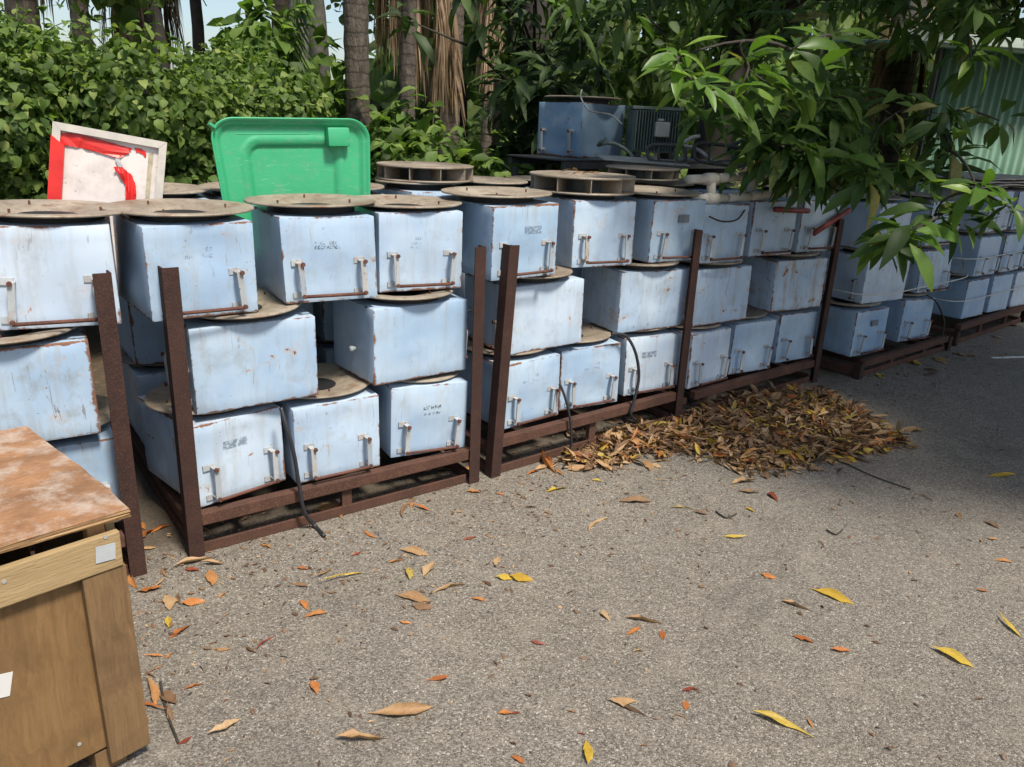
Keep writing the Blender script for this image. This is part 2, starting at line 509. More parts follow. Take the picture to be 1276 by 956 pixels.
low = [tuple(Vector(p) - LNn * 26) for p in edge]
me.from_pydata(edge + low, [], [(i, len(edge) + i, len(edge) + i + 1, i + 1) for i in range(len(edge) - 1)])
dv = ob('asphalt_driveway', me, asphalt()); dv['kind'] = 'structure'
mk = MB()
pa = atz(1236, 446.5); pb = atz(1330, 444)
mk.bar(pa + Vector((0, 0, .004)), pb + Vector((0, 0, .004)), .035, .003)
pl = ob('painted_line', mk.mesh('painted_line'), simple('worn_white_paint', (.62, .62, .60), .7, .15, 30)); pl['kind'] = 'structure'

# ------------------------------------------------------------------ rusty steel racks
def angle_mesh(L, a=.05, t=.006):
    """L section standing along z, heel at the origin, flanges along +x and +y"""
    m = MB()
    m.box((a / 2, t / 2, L / 2), (a, t, L)); m.box((t / 2, a / 2 + t / 2, L / 2), (t, a - t, L))
    return m.mesh('angle')


POSTM = angle_mesh(1.125, .056); SHORTM = angle_mesh(.12, .055)


def rack(key, label, rail_z, tall, depth=1.30, lean=(), skip=()):
    p0, e, n, L = AX[key]
    yaw = math.atan2(e.y, e.x)
    t = thing('rusty_pallet_rack' if tall else 'low_steel_pallet', label, 'rack', p0, (0, 0, yaw), 'rusty steel racks in a row')
    def P(x, y, flipx, flipy, me):
        o = ob('post', me, M_POST, t, (x, y, 0))
        o.scale = (-1 if flipx else 1, -1 if flipy else 1, 1)
        return o
    me = POSTM if tall else SHORTM
    po = []
    for (x, fx) in ((0, 0), (L, 1)):
        for (y, fy) in ((0, 0), (depth, 1)):
            if len(po) in skip: po.append(None); continue
            o = P(x, y, fx, fy, me); po.append(o)
    for i, ang in lean: po[i].rotation_euler = (0, R(ang), 0)
    h = .05
    for y in (.030, depth * .5, depth - .030):
        ob('shelf_rail', MB().box((L / 2, y, rail_z - h / 2 - .003), (L - .116, .045, h)).mesh('rail', bevel=.004), M_RUST, t)
    for x in (.035, L - .035):
        ob('side_rail', MB().box((x, depth / 2, rail_z - h - .022), (.04, depth - .12, .04)).mesh('rail', bevel=.003), M_RUST, t)
        ob('floor_rail', MB().box((x, depth / 2, .026), (.035, depth - .12, .035)).mesh('rail', bevel=.003), M_RUST, t)
    for y in (.030, depth - .03):
        ob('floor_rail', MB().box((L / 2, y, .022), (L - .116, .012, .042)).mesh('rail', bevel=.003), M_RUST, t)
    for k in ((.5,) if tall else (.36, .72)):
        ob('foot', MB().box((L * k, .045, (rail_z - h) / 2 + .0), (.045, .028, rail_z - h - .006)).mesh('foot', bevel=.003), M_RUST, t)
    for k in (.18, .5, .82):
        ob('cross_bar', MB().box((L * k, depth / 2, rail_z - h - .022), (.035, depth - .13, .035)).mesh('bar', bevel=.003), M_RUST, t)
    return t


ZT = {'Z': (.180, .556, .932), 'A': (.178, .554, .930), 'B': (.198, .574, .950), 'C': (.168, .541, .914), 'D': (.132, .505, .878), 'E': (.176, .549, .922)}
rack('Z', 'rusty tall rack standing behind the plywood crate', ZT['Z'][0], True)
rack('A', 'rusty tall rack with bare front corner posts and a loose cable over its floor rail', ZT['A'][0], True)
rack('B', 'rusty tall rack with a leaning post, whose base is strewn with leaves', ZT['B'][0], True, lean=((0, 3.0),))
rack('C', 'rusty tall rack behind the heap of dead leaves', ZT['C'][0], True, skip=(0,))
rack('D', 'low rusty pallet on short legs past the leaf heap, under the hanging mango branch', ZT['D'][0], False)
rack('E', 'low rusty pallet carrying strapped boxes below the stacked boards', ZT['E'][0], False)

# ------------------------------------------------------------------ fan boxes
BW, BD, BH = .378, .475, .333


def shell_mesh(seed):
    r = np.random.default_rng(seed)
    bm = bmesh.new()
    bmesh.ops.create_cube(bm, size=1)
    for v in bm.verts: v.co = Vector((v.co.x * BW, v.co.y * BD, (v.co.z + .5) * BH))
    bmesh.ops.bevel(bm, geom=bm.edges[:], offset=.004, segments=2, affect='EDGES', profile=.5)
    bmesh.ops.subdivide_edges(bm, edges=[e for e in bm.edges if e.calc_length() > .2], cuts=7, use_grid_fill=True)
    a = r.uniform(-1, 1, (4, 6))
    for v in bm.verts:
        x, y, z = v.co.x / BW * 2, v.co.y / BD * 2, v.co.z / BH * 2 - 1
        d = 0
        for k in range(4):
            d += math.sin(a[k, 0] * 4 * x + a[k, 1] * 4 * y + a[k, 2] * 4 * z + a[k, 3] * 6) * .25
        ex = (1 - x * x) * (1 - y * y); 
        if abs(y) > .97: v.co.y += (1 - x * x) * (1 - z * z) * d * .012 * (1 if y > 0 else -1)
        if abs(x) > .97: v.co.x += (1 - y * y) * (1 - z * z) * d * .012 * (1 if x > 0 else -1)
        # out of square by a few millimetres
        v.co.x += a[0, 4] * .005 * z + a[1, 4] * .004 * y * z
        v.co.z += a[2, 4] * .003 * x * (1 if z > 0 else 0)
    me = bpy.data.meshes.new('shell'); bm.to_mesh(me); bm.free()
    me.polygons.foreach_set('use_smooth', [True] * len(me.polygons))
    return me


def shade_auto(me, ang=32):
    bm = bmesh.new(); bm.from_mesh(me)
    for e in bm.edges:
        if len(e.link_faces) == 2 and e.calc_face_angle(0) > R(ang): e.smooth = False
    bm.to_mesh(me); bm.free()
    me.polygons.foreach_set('use_smooth', [True] * len(me.polygons))
    return me


SHELLS = [shade_auto(shell_mesh(k)) for k in range(6)]


def ring_mesh(Rr):
    p = [(Rr, .0), (Rr + .002, .004), (Rr, .008), (Rr * .96, .0098), (Rr * .86, .0085), (Rr * .70, .004), (Rr * .52, -.006), (Rr * .40, -.013), (Rr * .34, -.018),
         (Rr * .39, -.020), (Rr * .52, -.011), (Rr * .68, -.003), (Rr * .85, -.001)]
    return shade_auto(MB().lathe(list(reversed(p)), 56, True).mesh('ring'), 50)


RING = {'T': ring_mesh(.262), 'M': ring_mesh(.236), 'S': ring_mesh(.235)}
NECK = {}


def neck_mesh(h):
    k = round(h, 4)
    if k not in NECK:
        NECK[k] = shade_auto(MB().lathe([(.150, .001), (.176, .001), (.176, h - .002), (.168, h - .006), (.150, h - .011)], 40, True).mesh('neck'))
    return NECK[k]


THROAT_DARK = {k: MB().disc(v * .355, -.0155, 28).mesh('throat_dark') for k, v in (('T', .262), ('M', .236), ('S', .235))}
STUD = MB().tube([(0, 0, 0), (0, 0, .016)], .004, 6).mesh('stud')


def handle_mesh(bend):
    m = MB()
    m.bar((0, -.036, .004), (bend, -.040, .135), .007, .022, (1, 0, 0))
    m.box((0, -.020, .010), (.022, .036, .005)); m.box((bend, -.022, .130), (.022, .040, .005))
    return m.mesh('handle', bevel=.0015)


HANDLES = [handle_mesh(b) for b in (0, .004, -.008)]
BRK = MB().box((-.012, -.0025, 0), (.044, .004, .024)).mesh('bracket', bevel=.001)
BOLT = MB().tube([(0, 0, 0), (0, -.012, 0)], .0085, 6).mesh('bolt')
KNOB = shade_auto(MB().lathe([(0.0001, .030), (.009, .030), (.013, .026), (.013, .012), (.009, .010), (.009, 0), (.0001, 0)], 14).mesh('knob'))


def stencil_mesh(seed, w, rows, dense):
    r = random.Random(seed); m = MB(); z = 0
    for (nch, ch) in rows:
        cw = w / nch
        for i in range(nch):
            if r.random() > dense: continue
            x = -w / 2 + i * cw + cw * .1
            W = cw * .72; t = ch * .2
            def q(x0, z0, x1, z1):
                n = len(m.v)
                j = lambda: r.uniform(-.0006, .0006)
                m.v.extend([(x0 + j(), 0, z0 + j()), (x1 + j(), 0, z0 + j()), (x1 + j(), 0, z1 + j()), (x0 + j(), 0, z1 + j())])
                m.f.append((n, n + 1, n + 2, n + 3))
            k = r.random()
            if k < .8: q(x, z, x + t, z + ch * r.uniform(.6, 1))
            if r.random() < .55: q(x + t, z, x + W, z + t)
            if r.random() < .6: q(x + t, z + ch - t, x + W, z + ch)
            if r.random() < .5: q(x + W - t, z + t, x + W, z + ch - t)
            if r.random() < .45: q(x + t, z + ch * .42, x + W - t, z + ch * .58)
        z -= ch * 1.6
    return m.mesh('stencil')


def inkmat(name, col, op):
    t = NT(name); v = t.coord()
    n = t.noise(v, 60, 4, .7)
    t.set(Base_Color=col, Roughness=.7, Alpha=t.math('MULTIPLY', t.ramp(n, [(.38, 0.0), (.55, 1.0)]), op))
    return t.m


INK = inkmat('worn_black_stencil_ink', (.03, .035, .045), .9)
INKF = inkmat('faded_stencil_ink', (.10, .13, .18), .5)
PATCH = inkmat('faded_plate_patch', (.16, .21, .27), .55)


def patch_mesh(w, h):
    m = MB(); K = 6
    m.v = [(-w / 2 + w * i / K, 0, -h / 2 + h * j / K) for j in range(K + 1) for i in range(K + 1)]
    m.f = [(j * (K + 1) + i, j * (K + 1) + i + 1, (j + 1) * (K + 1) + i + 1, (j + 1) * (K + 1) + i) for j in range(K) for i in range(K)]
    return m.mesh('patch')


ST = {'two': (stencil_mesh(1, .105, [(9, .011), (9, .013)], .85), INK), 'small': (stencil_mesh(2, .05, [(5, .012), (5, .010), (6, .010)], .9), INKF),
      'big': (stencil_mesh(3, .09, [(5, .017), (7, .013)], .95), INK), 'patch': (patch_mesh(.10, .035), PATCH), 'faint': (stencil_mesh(5, .10, [(8, .014), (7, .012)], .6), INKF)}
LABELP = simple('metal_rating_plate', (.13, .15, .17), .4, .3, 30)
PLATE = MB().box((0, -.0015, 0), (.075, .003, .042)).mesh('rating_plate')


from mathutils.bvhtree import BVHTree
BV = []
for me in SHELLS:
    BV.append(BVHTree.FromPolygons([v.co.copy() for v in me.vertices], [tuple(p.vertices) for p in me.polygons]))


def printed(me, k, x, z):
    m2 = me.copy()
    for v in m2.vertices:
        h_ = BV[k].ray_cast(Vector((v.co.x + x, -BD, v.co.z + z)), Vector((0, 1, 0)))
        v.co.y = (h_[0].y if h_[0] else -BD / 2) - .0012
    return m2


def fan_box(label, loc, rot, group='fan boxes stacked on the racks', ring='T', neckh=.024, handles=True, sten=None, wear=.2, plate=False, gland=False, mat=None, rod=True, seed=0, name='fan_box', back=False):
    rnd = random.Random(seed * 31 + 5)
    t = thing(name, label, 'fan box', loc, rot, group)
    s = ob('shell', SHELLS[seed % 6], None, t); s['wear'] = float(wear)
    if not s.data.materials: s.data.materials.append(M_BLUE)
    if mat:
        s.material_slots[0].link = 'OBJECT'; s.material_slots[0].material = mat
    if ring:
        nk = ob('neck', neck_mesh(neckh), M_BLACK, t, (0, 0, BH))
        rg = ob('inlet_ring', RING[ring], M_RING, t, (0, 0, BH + neckh + .0005), (R(rnd.uniform(-.8, .8)), R(rnd.uniform(-.8, .8)), rnd.uniform(0, 6)))
        if not back:
            ob('throat_dark', THROAT_DARK[ring], M_BLACK, rg)  # flat black disc painted as the dark inside the ring's hole
            for k in range(3):
                a = k * 2.09 + .4
                ob('stud', STUD, M_RUSTD, rg, (.165 * math.cos(a), .165 * math.sin(a), -.002))
    if handles:
        for x in (-.5 * BW + .068, .5 * BW - .062):
            hd = ob('handle', rnd.choice(HANDLES), M_HANDLE, t, (x, -BD / 2 - .001, .030), (0, R(rnd.uniform(-4, 4)), 0)); hd['wear'] = 1.1
            for z in (.004, .130):
                ob('bracket', BRK, M_HANDLE, hd, (0, 0, z))['wear'] = 1.3
                ob('bolt', BOLT, M_RUSTD, hd, (0, -.040, z))
        if rod:
            ob('tie_rod', MB().tube([(-.5 * BW + .066, -BD / 2 - .044, .030 + rnd.uniform(-.004, .004)), (.5 * BW - .06, -BD / 2 - .044, .030)], .0068, 8).mesh('tie_rod', True), M_RUSTD, t)
    if sten:
        me, mt = ST[sten]
        x_, z_ = rnd.uniform(-.03, .05), .225 + rnd.uniform(-.01, .02)
        ob('stencil_mark', printed(me, seed % 6, x_, z_), mt, t, (x_, 0, z_))['kind'] = 'stuff'
    if plate:
        ob('rating_plate', PLATE, LABELP, t, (.03, -BD / 2 - .006, .235))
    if gland:
        ob('cable_gland', KNOB, M_HANDLE, t, (-.02 , BD / 2 - .002, .125), (R(-90), 0, 0))
    return t


def place(key, tier, x, y, yaw, side=0, dz=0, tilt=(0, 0), **kw):
    """x, y: front left bottom corner; side -1: handles turned to the left, +1: to the right"""
    z = ZT[key]['BMT'.index(tier)] + dz
    w, d = (BD, BW) if side else (BW, BD)
    e = Vector((math.cos(R(yaw)), math.sin(R(yaw)), 0)); n = Vector((-e.y, e.x, 0))
    c = Vector((x, y, z)) + e * (w / 2) + n * (d / 2)
    own = R(yaw) + (math.pi / 2) * side
    if tilt == (0, 0): tilt = (random.uniform(-.7, .7), random.uniform(-.8, .8))
    kw.setdefault('ring', 'T' if tier == 'T' else 'M')
    kw.setdefault('neckh', .030 if tier == 'T' else .0295)
    return fan_box(kw.pop('label'), c, (R(tilt[0]), R(tilt[1]), own), **kw)


place('Z', 'T', -1.685, 2.445, 27, label='paint-chipped pale blue fan box on top tier, above the plywood crate', wear=.35, seed=1, neckh=.028)
place('Z', 'M', -1.822, 2.285, 32, side=-1, label='rust-streaked pale blue fan box turned sideways just above the plywood crate lid', wear=1.0, seed=2, handles=False, neckh=.0295)
place('Z', 'B', -1.72, 2.40, 33, label='pale blue fan box mostly hidden behind the plywood crate', wear=.4, seed=3)
for j_, tier_ in enumerate('BMT'):  # column out of view, added to keep light out of the gaps
    place('Z', tier_, -2.16, 2.06, 35, label='%s-tier fan box out of view beyond the crate, added to block light' % ('bottom', 'middle', 'top')[j_], wear=.4, seed=70 + j_, neckh=.022)
place('A', 'T', -1.267, 2.672, 37.9, label='pale blue top-tier fan box with dark side, beside the red-edged signboard', sten='faint', wear=.35, seed=4, neckh=.026)
place('A', 'T', -.899, 3.012, 31, label='pale blue fan box with two-line black stencil, in front of the green lid', sten='two', wear=.12, seed=5, neckh=.036)
place('A', 'T', -.578, 3.298, 27.5, label='pale blue top-tier fan box with small stencil crest and rusty left side', sten='small', wear=.3, seed=6, neckh=.020)
place('A', 'M', -1.179, 2.768, 34, side=-1, label='faded pale blue fan box turned sideways with a rust scar near its lower edge', wear=.45, seed=7, rod=False)
place('A', 'M', -.585, 3.178, 39, side=1, label='plain pale blue fan box with a white cable gland on its dark side', wear=.1, seed=8, gland=True)
place('A', 'B', -1.188, 2.727, 47, label='bottom-tier fan box with a peeled dark side and faded blue patch', sten='patch', wear=.5, seed=9)
pk_ = [o for o in C.objects if o.name.startswith('fan_box') and 'peeled dark side' in o['label']][0]
_m = MB(); _pq = random.Random(4); _n = 18
for k in range(_n):
    a_ = 2 * math.pi * k / _n; rr_ = _pq.uniform(.6, 1.25); _m.v.append((-BW / 2 - .010, -.12 + .035 * rr_ * math.cos(a_) + .02 * math.sin(a_), .225 + .045 * rr_ * math.sin(a_)))
_m.f.append(tuple(range(_n)))
ob('peeled_patch', _m.mesh('peeled_patch'), simple('bare_pale_primer', (.40, .37, .32), .7, .5, 40), pk_)
place('A', 'B', -.877, 2.975, 35, label='pale blue bottom-tier fan box with a black cable hanging down its left edge', wear=.3, seed=10, neckh=.022)
place('A', 'B', -.536, 3.258, 31.5, label='tilted pale blue fan box with bold black stencil, on bottom tier', sten='big', wear=.15, seed=11, tilt=(2.2, 2.2), dz=.010, ring='S', neckh=.012)
place('B', 'T', -.115, 3.535, 38, label='pale blue fan box with grey stencil patch, beside the finned fan wheel', sten='patch', wear=.3, seed=12, neckh=.030, dz=.008)
b = place('B', 'T', .272, 3.985, 29, label='pale blue fan box carrying the finned fan wheel', wear=.3, seed=13, neckh=.03, ring=None)
ob('neck', neck_mesh(.028), M_BLACK, b, (0, 0, BH))
WHEEL1 = b.location.copy() + Vector((0, 0, BH + .0295))
place('B', 'T', .705, 4.262, 33, label='pale blue fan box with dark rating plate, beside the fan wheel', plate=True, wear=.25, seed=14, neckh=.022)
place('B', 'M', -.028, 3.67, 38, side=-1, label='large-faced pale blue fan box turned sideways behind the leaning rusty post', wear=.25, seed=15)
place('B', 'M', .558, 4.176, 30.5, side=1, label='stained pale blue fan box with a thin curved crack-like stain and dark open side', wear=.7, seed=16)
place('B', 'B', -.04, 3.629, 41, label='pale blue fan box with faint smudged stencil, next to the leaning post', sten='faint', wear=.3, seed=17)
place('B', 'B', .254, 3.931, 29, label='pale blue fan box with a bright blue corner and rusty right handle', sten='faint', wear=.35, seed=18, neckh=.022)
place('B', 'B', .627, 4.216, 30, label='pale blue fan box crossed by a thick looping black cable', sten='patch', wear=.25, seed=19, neckh=.0295)
place('C', 'T', 1.021, 4.512, 33, label='grey-stained fan box below the white pipe tee', wear=.6, seed=20, ring=None)
place('C', 'T', 1.411, 4.86, 31, label='pale blue fan box with the level red tube across its top edge', sten='small', wear=.3, seed=21, ring=None)
place('C', 'T', 1.795, 5.136, 34, label='pale blue fan box with the slanting red tube across its face', wear=.3, seed=22, ring=None)
place('C', 'M', 1.04, 4.524, 35, side=-1, label='dull grey-blue fan box turned sideways above the leaf heap', wear=.75, seed=23)
place('C', 'M', 1.65, 5.03, 30, side=1, label='pale fan box with heavy orange rust blooming under its top edge', wear=1.6, seed=24)
place('C', 'B', 1.043, 4.476, 40, label='pale blue fan box with its rusty tie rod hanging high, behind the leaf heap', wear=.3, seed=25, neckh=.022)
place('C', 'B', 1.372, 4.813, 32, label='pale blue fan box in the middle of the tier behind the leaf heap', wear=.2, seed=26, rod=False)
place('C', 'B', 1.761, 5.121, 33, label='pale blue fan box at the end post past the leaf heap', wear=.2, seed=27, rod=False, neckh=.022)
place('D', 'B', 2.426, 5.506, 33, label='pale blue fan box with dark rating plate and shaded left side on low pallet', plate=True, wear=.2, seed=28)
place('D', 'B', 2.985, 5.99, 31, label='pale blue fan box with a black cable down its right side, on low pallet', sten='faint', wear=.4, seed=29, neckh=.022)
place('D', 'M', 2.475, 5.60, 30, side=-1, label='pale blue middle-tier fan box with a white handle on its dark left side', wear=.2, seed=30, rod=False)
place('D', 'M', 3.10, 6.08, 30, label='speckled pale blue middle-tier fan box behind the hanging mango leaves', sten='faint', wear=.7, seed=31, neckh=.022)
place('D', 'T', 2.50, 5.62, 32, label='pale blue top-tier fan box half hidden by the mango branch', wear=.3, seed=32, ring='M', neckh=.022)
place('D', 'T', 3.06, 6.02, 32, label='pale blue top-tier fan box behind the yellow-tipped mango leaves', wear=.3, seed=33, ring='M', neckh=.022)
for i, (x, y) in enumerate(((3.86, 6.73), (4.25, 7.03), (4.63, 7.33))):
    w = ('beside the low pallet with the dark-sided boxes', 'in the middle of the strapped pallet', 'at the far end of the strapped pallet')[i]
    for j, tier in enumerate('BMT'):
        lv = ('bottom', 'middle', 'top')[j]
        place('E', tier, x + .02 * j, y, 36, label='strapped fan box on %s tier, %s' % (lv, w), wear=.25, seed=40 + 3 * i + j, ring='M', neckh=.0295 if i != 1 else .022, handles=(tier != 'B'), rod=False)
# the white handle on the turned side of the middle box on the low pallet
# second row behind, seen only over and between the front row
bi = 60
for key, along in (('Z', (.45, .88)), ('A', (.22, .66, 1.10)), ('B', (.22, .68, 1.14)), ('C', (.25, .72, 1.18)), ('D', (.35, .80))):
    p0, e, n, L = AX[key]
    for ai, a in enumerate(along):
        for j, tier in enumerate('BMT'):
            c = p0 + e * a + n * 1.02 + Vector((0, 0, ZT[key][j]))
            yaw = math.atan2(e.y, e.x) + R(random.uniform(-3, 3))
            fan_box('back-row fan box, %s tier, %s column of the %s' % (('bottom', 'middle', 'top')[j], ('first', 'second', 'third')[ai], {'Z': 'rack behind the crate', 'A': 'rack before the green lid', 'B': 'rack with the leaning post', 'C': 'rack behind the leaf heap', 'D': 'low pallet under the mango'}[key]), c, (0, 0, yaw), 'back row of fan boxes', 'M', .0295, False, wear=.3, seed=bi, back=True)
            bi += 1

# ------------------------------------------------------------------ fan wheels
def fan_wheel(label, loc, Rr=.275, h=.082, nv=9, rot=0):
    t = thing('impeller', label, 'impeller', loc, (0, 0, rot), 'loose fan wheels on the boxes')
    ob('bottom_plate', shade_auto(MB().lathe([(.10, 0), (Rr, 0), (Rr + .002, .005), (Rr, .009), (.10, .007)], 56, True).mesh('plate')), M_RING, t)
    ob('top_plate', shade_auto(MB().lathe([(.0005, h - .006), (Rr * .9, h - .010), (Rr, h - .010), (Rr + .002, h - .005), (Rr, h), (Rr * .8, h - .001), (.09, h - .001), (.07, h + .006), (.0005, h + .006)], 56).mesh('plate')), M_RING, t)
    m = MB(); m.bar((.155, 0, (h) / 2), (Rr - .004, .03, h / 2), .004, h - .021); me = m.mesh('vane')
    for k in range(nv): ob('vane', me, M_RING, t, (0, 0, 0), (0, 0, 2 * math.pi * k / nv))
    ob('hub', shade_auto(MB().lathe([(.05, .008), (.14, .008), (.14, h - .012), (.05, h - .012)], 32, True).mesh('hub')), M_DARKM, t)
    return t


fan_wheel('dusty grey fan wheel with open vanes and dead leaves on its top plate', WHEEL1, .278, .085, 10, .3)
p0, e, n, L = AX['B']
fw = p0 + e * .26 + n * 1.02 + Vector((0, 0, ZT['B'][2] + BH + .042))
fan_wheel('grey fan wheel with open vanes on the back row, behind the dusty ring lid', fw, .262, .08, 10, .0)

# ------------------------------------------------------------------ signboard in the slot between the rows
SP0, SE, SN, SL = AX['A']
def slot(t, off, z): return SP0 + SE * t + SN * off + Vector((0, 0, z))


SW, SH = .40, .62
sb = thing('signboard', 'tilted white signboard in metal frame with torn red film, behind the boxes', 'signboard',
           slot(-.085, .705, .93), (R(-4), R(9.5), math.atan2(SE.y, SE.x) - R(14)))
def rail(a, b, m, nm='frame_rail', d=.05, w=.03):
    return ob(nm, MB().bar(a, b, d, w, (0, 1, 0)).mesh('rail', bevel=.003), m, sb)
mm = MB()
def fr(name, quad, mat, y0=-.03, y1=.03):
    m = MB(); k = len(quad)
    m.v = [(x, y0, z) for x, z in quad] + [(x, y1, z) for x, z in quad]
    m.f = [tuple(range(k))] + [tuple(range(2 * k - 1, k - 1, -1))] + [(i, i + k, (i + 1) % k + k, (i + 1) % k) for i in range(k)]
    return ob(name, m.mesh(name), mat, sb)
w2 = SW / 2; q = .028
fr('frame_rail', [(-w2, SH), (-w2 + q, SH - q), (w2 - q, SH - q), (w2, SH)], M_ALU)
fr('frame_rail', [(w2, SH - .001), (w2 - q, SH - q - .001), (w2 - q, q + .001), (w2, .001)], M_ALU)
o = fr('frame_rail', [(-w2, .001), (-w2 + q, q + .001), (-w2 + q, SH - q - .001), (-w2, SH - .001)], M_ALU)
fr('frame_rail', [(-w2, 0), (w2, 0), (w2 - q, q), (-w2 + q, q)], M_ALU)
o = fr('red_edge_strip', [(-w2 - .003, .002), (-w2 + q + .018, q), (-w2 + q + .016, SH - q - .055), (-w2 - .003, SH - .050)], M_REDF, -.034, .034)
o['label'] = 'red film wrapped round the frame rail'
fr('panel', [(-w2 + q, q), (w2 - q, q), (w2 - q, SH - q), (-w2 + q, SH - q)], M_PANEL, -.012, .0)
def film(poly, name, mat=M_REDF, y=-.0135, wr=.004, seed=0):
    """torn film: ragged outline filled as a wrinkled sheet"""
    q_ = random.Random(seed); out = []
    for i in range(len(poly)):
        p_, p2 = Vector(poly[i]), Vector(poly[(i + 1) % len(poly)]); n_ = max(2, int((p2 - p_).length / .007))
        for k in range(n_):
            v_ = p_.lerp(p2, k / n_); out.append(v_ + Vector((q_.uniform(-.003, .003), q_.uniform(-.003, .003))))
    bm = bmesh.new(); vs = [bm.verts.new((v_.x, 0, v_.y)) for v_ in out]; f_ = bm.faces.new(vs)
    bmesh.ops.triangulate(bm, faces=[f_]); bmesh.ops.subdivide_edges(bm, edges=bm.edges[:], cuts=1)
    for v_ in bm.verts: v_.co.y = y - wr * (1 + math.sin(v_.co.x * 130 + v_.co.z * 60 + seed) * math.sin(v_.co.z * 95 - v_.co.x * 40)) * .5
    me = bpy.data.meshes.new(name); bm.to_mesh(me); bm.free()
    return ob(name, me, mat, sb)
T_ = SH - q
film([(-w2 + q, T_ - .008), (-.10, T_ - .002), (-.02, T_ - .012), (.075, T_ - .020), (.066, T_ - .040), (.040, T_ - .042), (.032, T_ - .066), (-.03, T_ - .058), (-.10, T_ - .050), (-w2 + q, T_ - .052)], 'torn_film', wr=.008, seed=1)
film([(.028, T_ - .100), (.046, T_ - .098), (.072, T_ - .115), (.094, T_ - .140), (.104, T_ - .18), (.098, T_ - .25), (.070, T_ - .26), (.064, T_ - .17), (.040, T_ - .135), (.018, T_ - .105)], 'torn_film', wr=.02, seed=2)
film([(.020, T_ - .070), (.034, T_ - .066), (.046, T_ - .096), (.030, T_ - .100)], 'white_film_backing', M_TAPE, -.018, .004, 3)
film([(.085, T_ - .012), (.128, T_ - .020), (.126, T_ - .045), (.108, T_ - .034), (.092, T_ - .03)], 'torn_film', wr=.003, seed=4)
fr('glue_strip', [(w2 - q - .035, .05), (w2 - q - .022, .05), (w2 - q - .018, SH - q - .02), (w2 - q - .036, SH - q - .03)], simple('old_glue', (.36, .32, .22), .7, .3, 30), -.0135, -.0125)

# ------------------------------------------------------------------ green wheelie-bin lid
LW, LH = .68, .62
gl = thing('bin_lid', 'green plastic bin lid standing upright behind the boxes', 'bin lid', slot(.775, .70, 1.0), (R(-5), R(-1.5), math.atan2(SE.y, SE.x) - R(6)))
def rrect(u, v, hw, hh, rad):
    """map a square -1..1 to a rounded rectangle"""
    x, z = u * hw, v * hh
    cx, cz = hw - rad, hh - rad
    if abs(x) > cx and abs(z) > cz:
        dx, dz = abs(x) - cx, abs(z) - cz
        k = max(dx, dz) / max(1e-6, math.hypot(dx, dz))
        x = math.copysign(cx + dx * k, x); z = math.copysign(cz + dz * k, z)
    return x, z
def sst(a, b, x):
    t = min(1, max(0, (x - a) / (b - a))); return t * t * (3 - 2 * t)
N1, N2 = 74, 66; m = MB()
for j in range(N2):
    for i in range(N1):
        u = -1 + 2 * i / (N1 - 1); v = -1 + 2 * j / (N2 - 1)
        x, z = rrect(u, v, LW / 2, LH / 2, .10)
        taper = 1 + .06 * v
        rr = max(abs(u), abs(v))
        yy = -.020 * sst(.88, .935, rr) - .022 * sst(.965, 1.0, rr)
        ins = max(abs(x) / (LW * .27), abs(z - LH * -.03) / (LH * .36))
        cx = max(abs(x) - LW * .20, 0); cz = max(abs(z + LH * .03) - LH * .26, 0)
        dd = math.hypot(cx, cz)
        yy += .016 * (1 - sst(.045, .062, dd)) - .005 * (sst(.07, .075, dd) - sst(.085, .09, dd))
        m.v.append((x * taper, yy, z + LH / 2))
for j in range(N2 - 1):
    for i in range(N1 - 1):
        m.f.append((j * N1 + i, j * N1 + i + 1, (j + 1) * N1 + i + 1, (j + 1) * N1 + i))
me = m.mesh('lid_shell', True)
lo = ob('lid_shell', me, M_LID, gl)
md = lo.modifiers.new('thickness', 'SOLIDIFY'); md.thickness = .006; md.offset = 1
hb = ob('hinge_block', shade_auto(MB().box((LW * .30, -.028, LH - .082), (.105, .05, .085)).mesh('hinge_block', bevel=.012)), M_LID, gl)
ob('corner_tab', MB().bar((-LW * .49, -.04, LH - .045), (-LW * .525, -.045, LH - .028), .03, .012).mesh('tab', bevel=.003), M_LID, gl)
ob('seam_rib', MB().bar((-LW * .36, -.005, LH - .068), (LW * .12, -.005, LH - .066), .005, .004).mesh('rib', bevel=.001), M_LID, gl)

# ------------------------------------------------------------------ plywood crate
CY = R(48.5); CF = Vector((-.928, 1.688, 0))
cr = thing('plywood_crate', 'plywood crate with a weathered loose lid and pine battens, in front of the racks', 'crate', CF, (0, 0, CY))
CWd, CDp, CHt = .95, .70, .69     # local x runs to the left as negative
def cb(name, c, d, mat, rot=(0, 0, 0), bev=.003):
    return ob(name, MB().box((0, 0, 0), d).mesh(name, bevel=bev), mat, cr, c, rot)
cb('front_panel', (-.075 - (CWd - .09) / 2, .014, .345), (CWd - .09, .012, .53), M_PLY)
cb('top_batten', (-CWd / 2 - .012, -.012, .640), (CWd, .020, .092), M_PINE, (0, R(.4), 0))
cb('corner_board', (-.053, -.006, .315), (.100, .022, .545), M_PINEV, (0, R(-.5), 0))
cb('corner_board', (-CWd + .053, -.006, .305), (.100, .022, .56), M_PINEV)
cb('side_panel', (-.012, CDp / 2, .345), (.012, CDp - .06, .53), M_PLY)
cb('side_panel', (-CWd + .012, CDp / 2, .345), (.012, CDp - .06, .53), M_PLY)
cb('back_panel', (-CWd / 2, CDp - .014, .345), (CWd - .05, .012, .53), M_PLY)
cb('side_batten', (-.012, CDp / 2 + .01, .640), (.022, CDp - .05, .085), M_PINE, (0, 0, R(90) * 0))
cb('back_batten', (-CWd / 2, CDp - .012, .64), (CWd - .06, .02, .085), M_PINE)
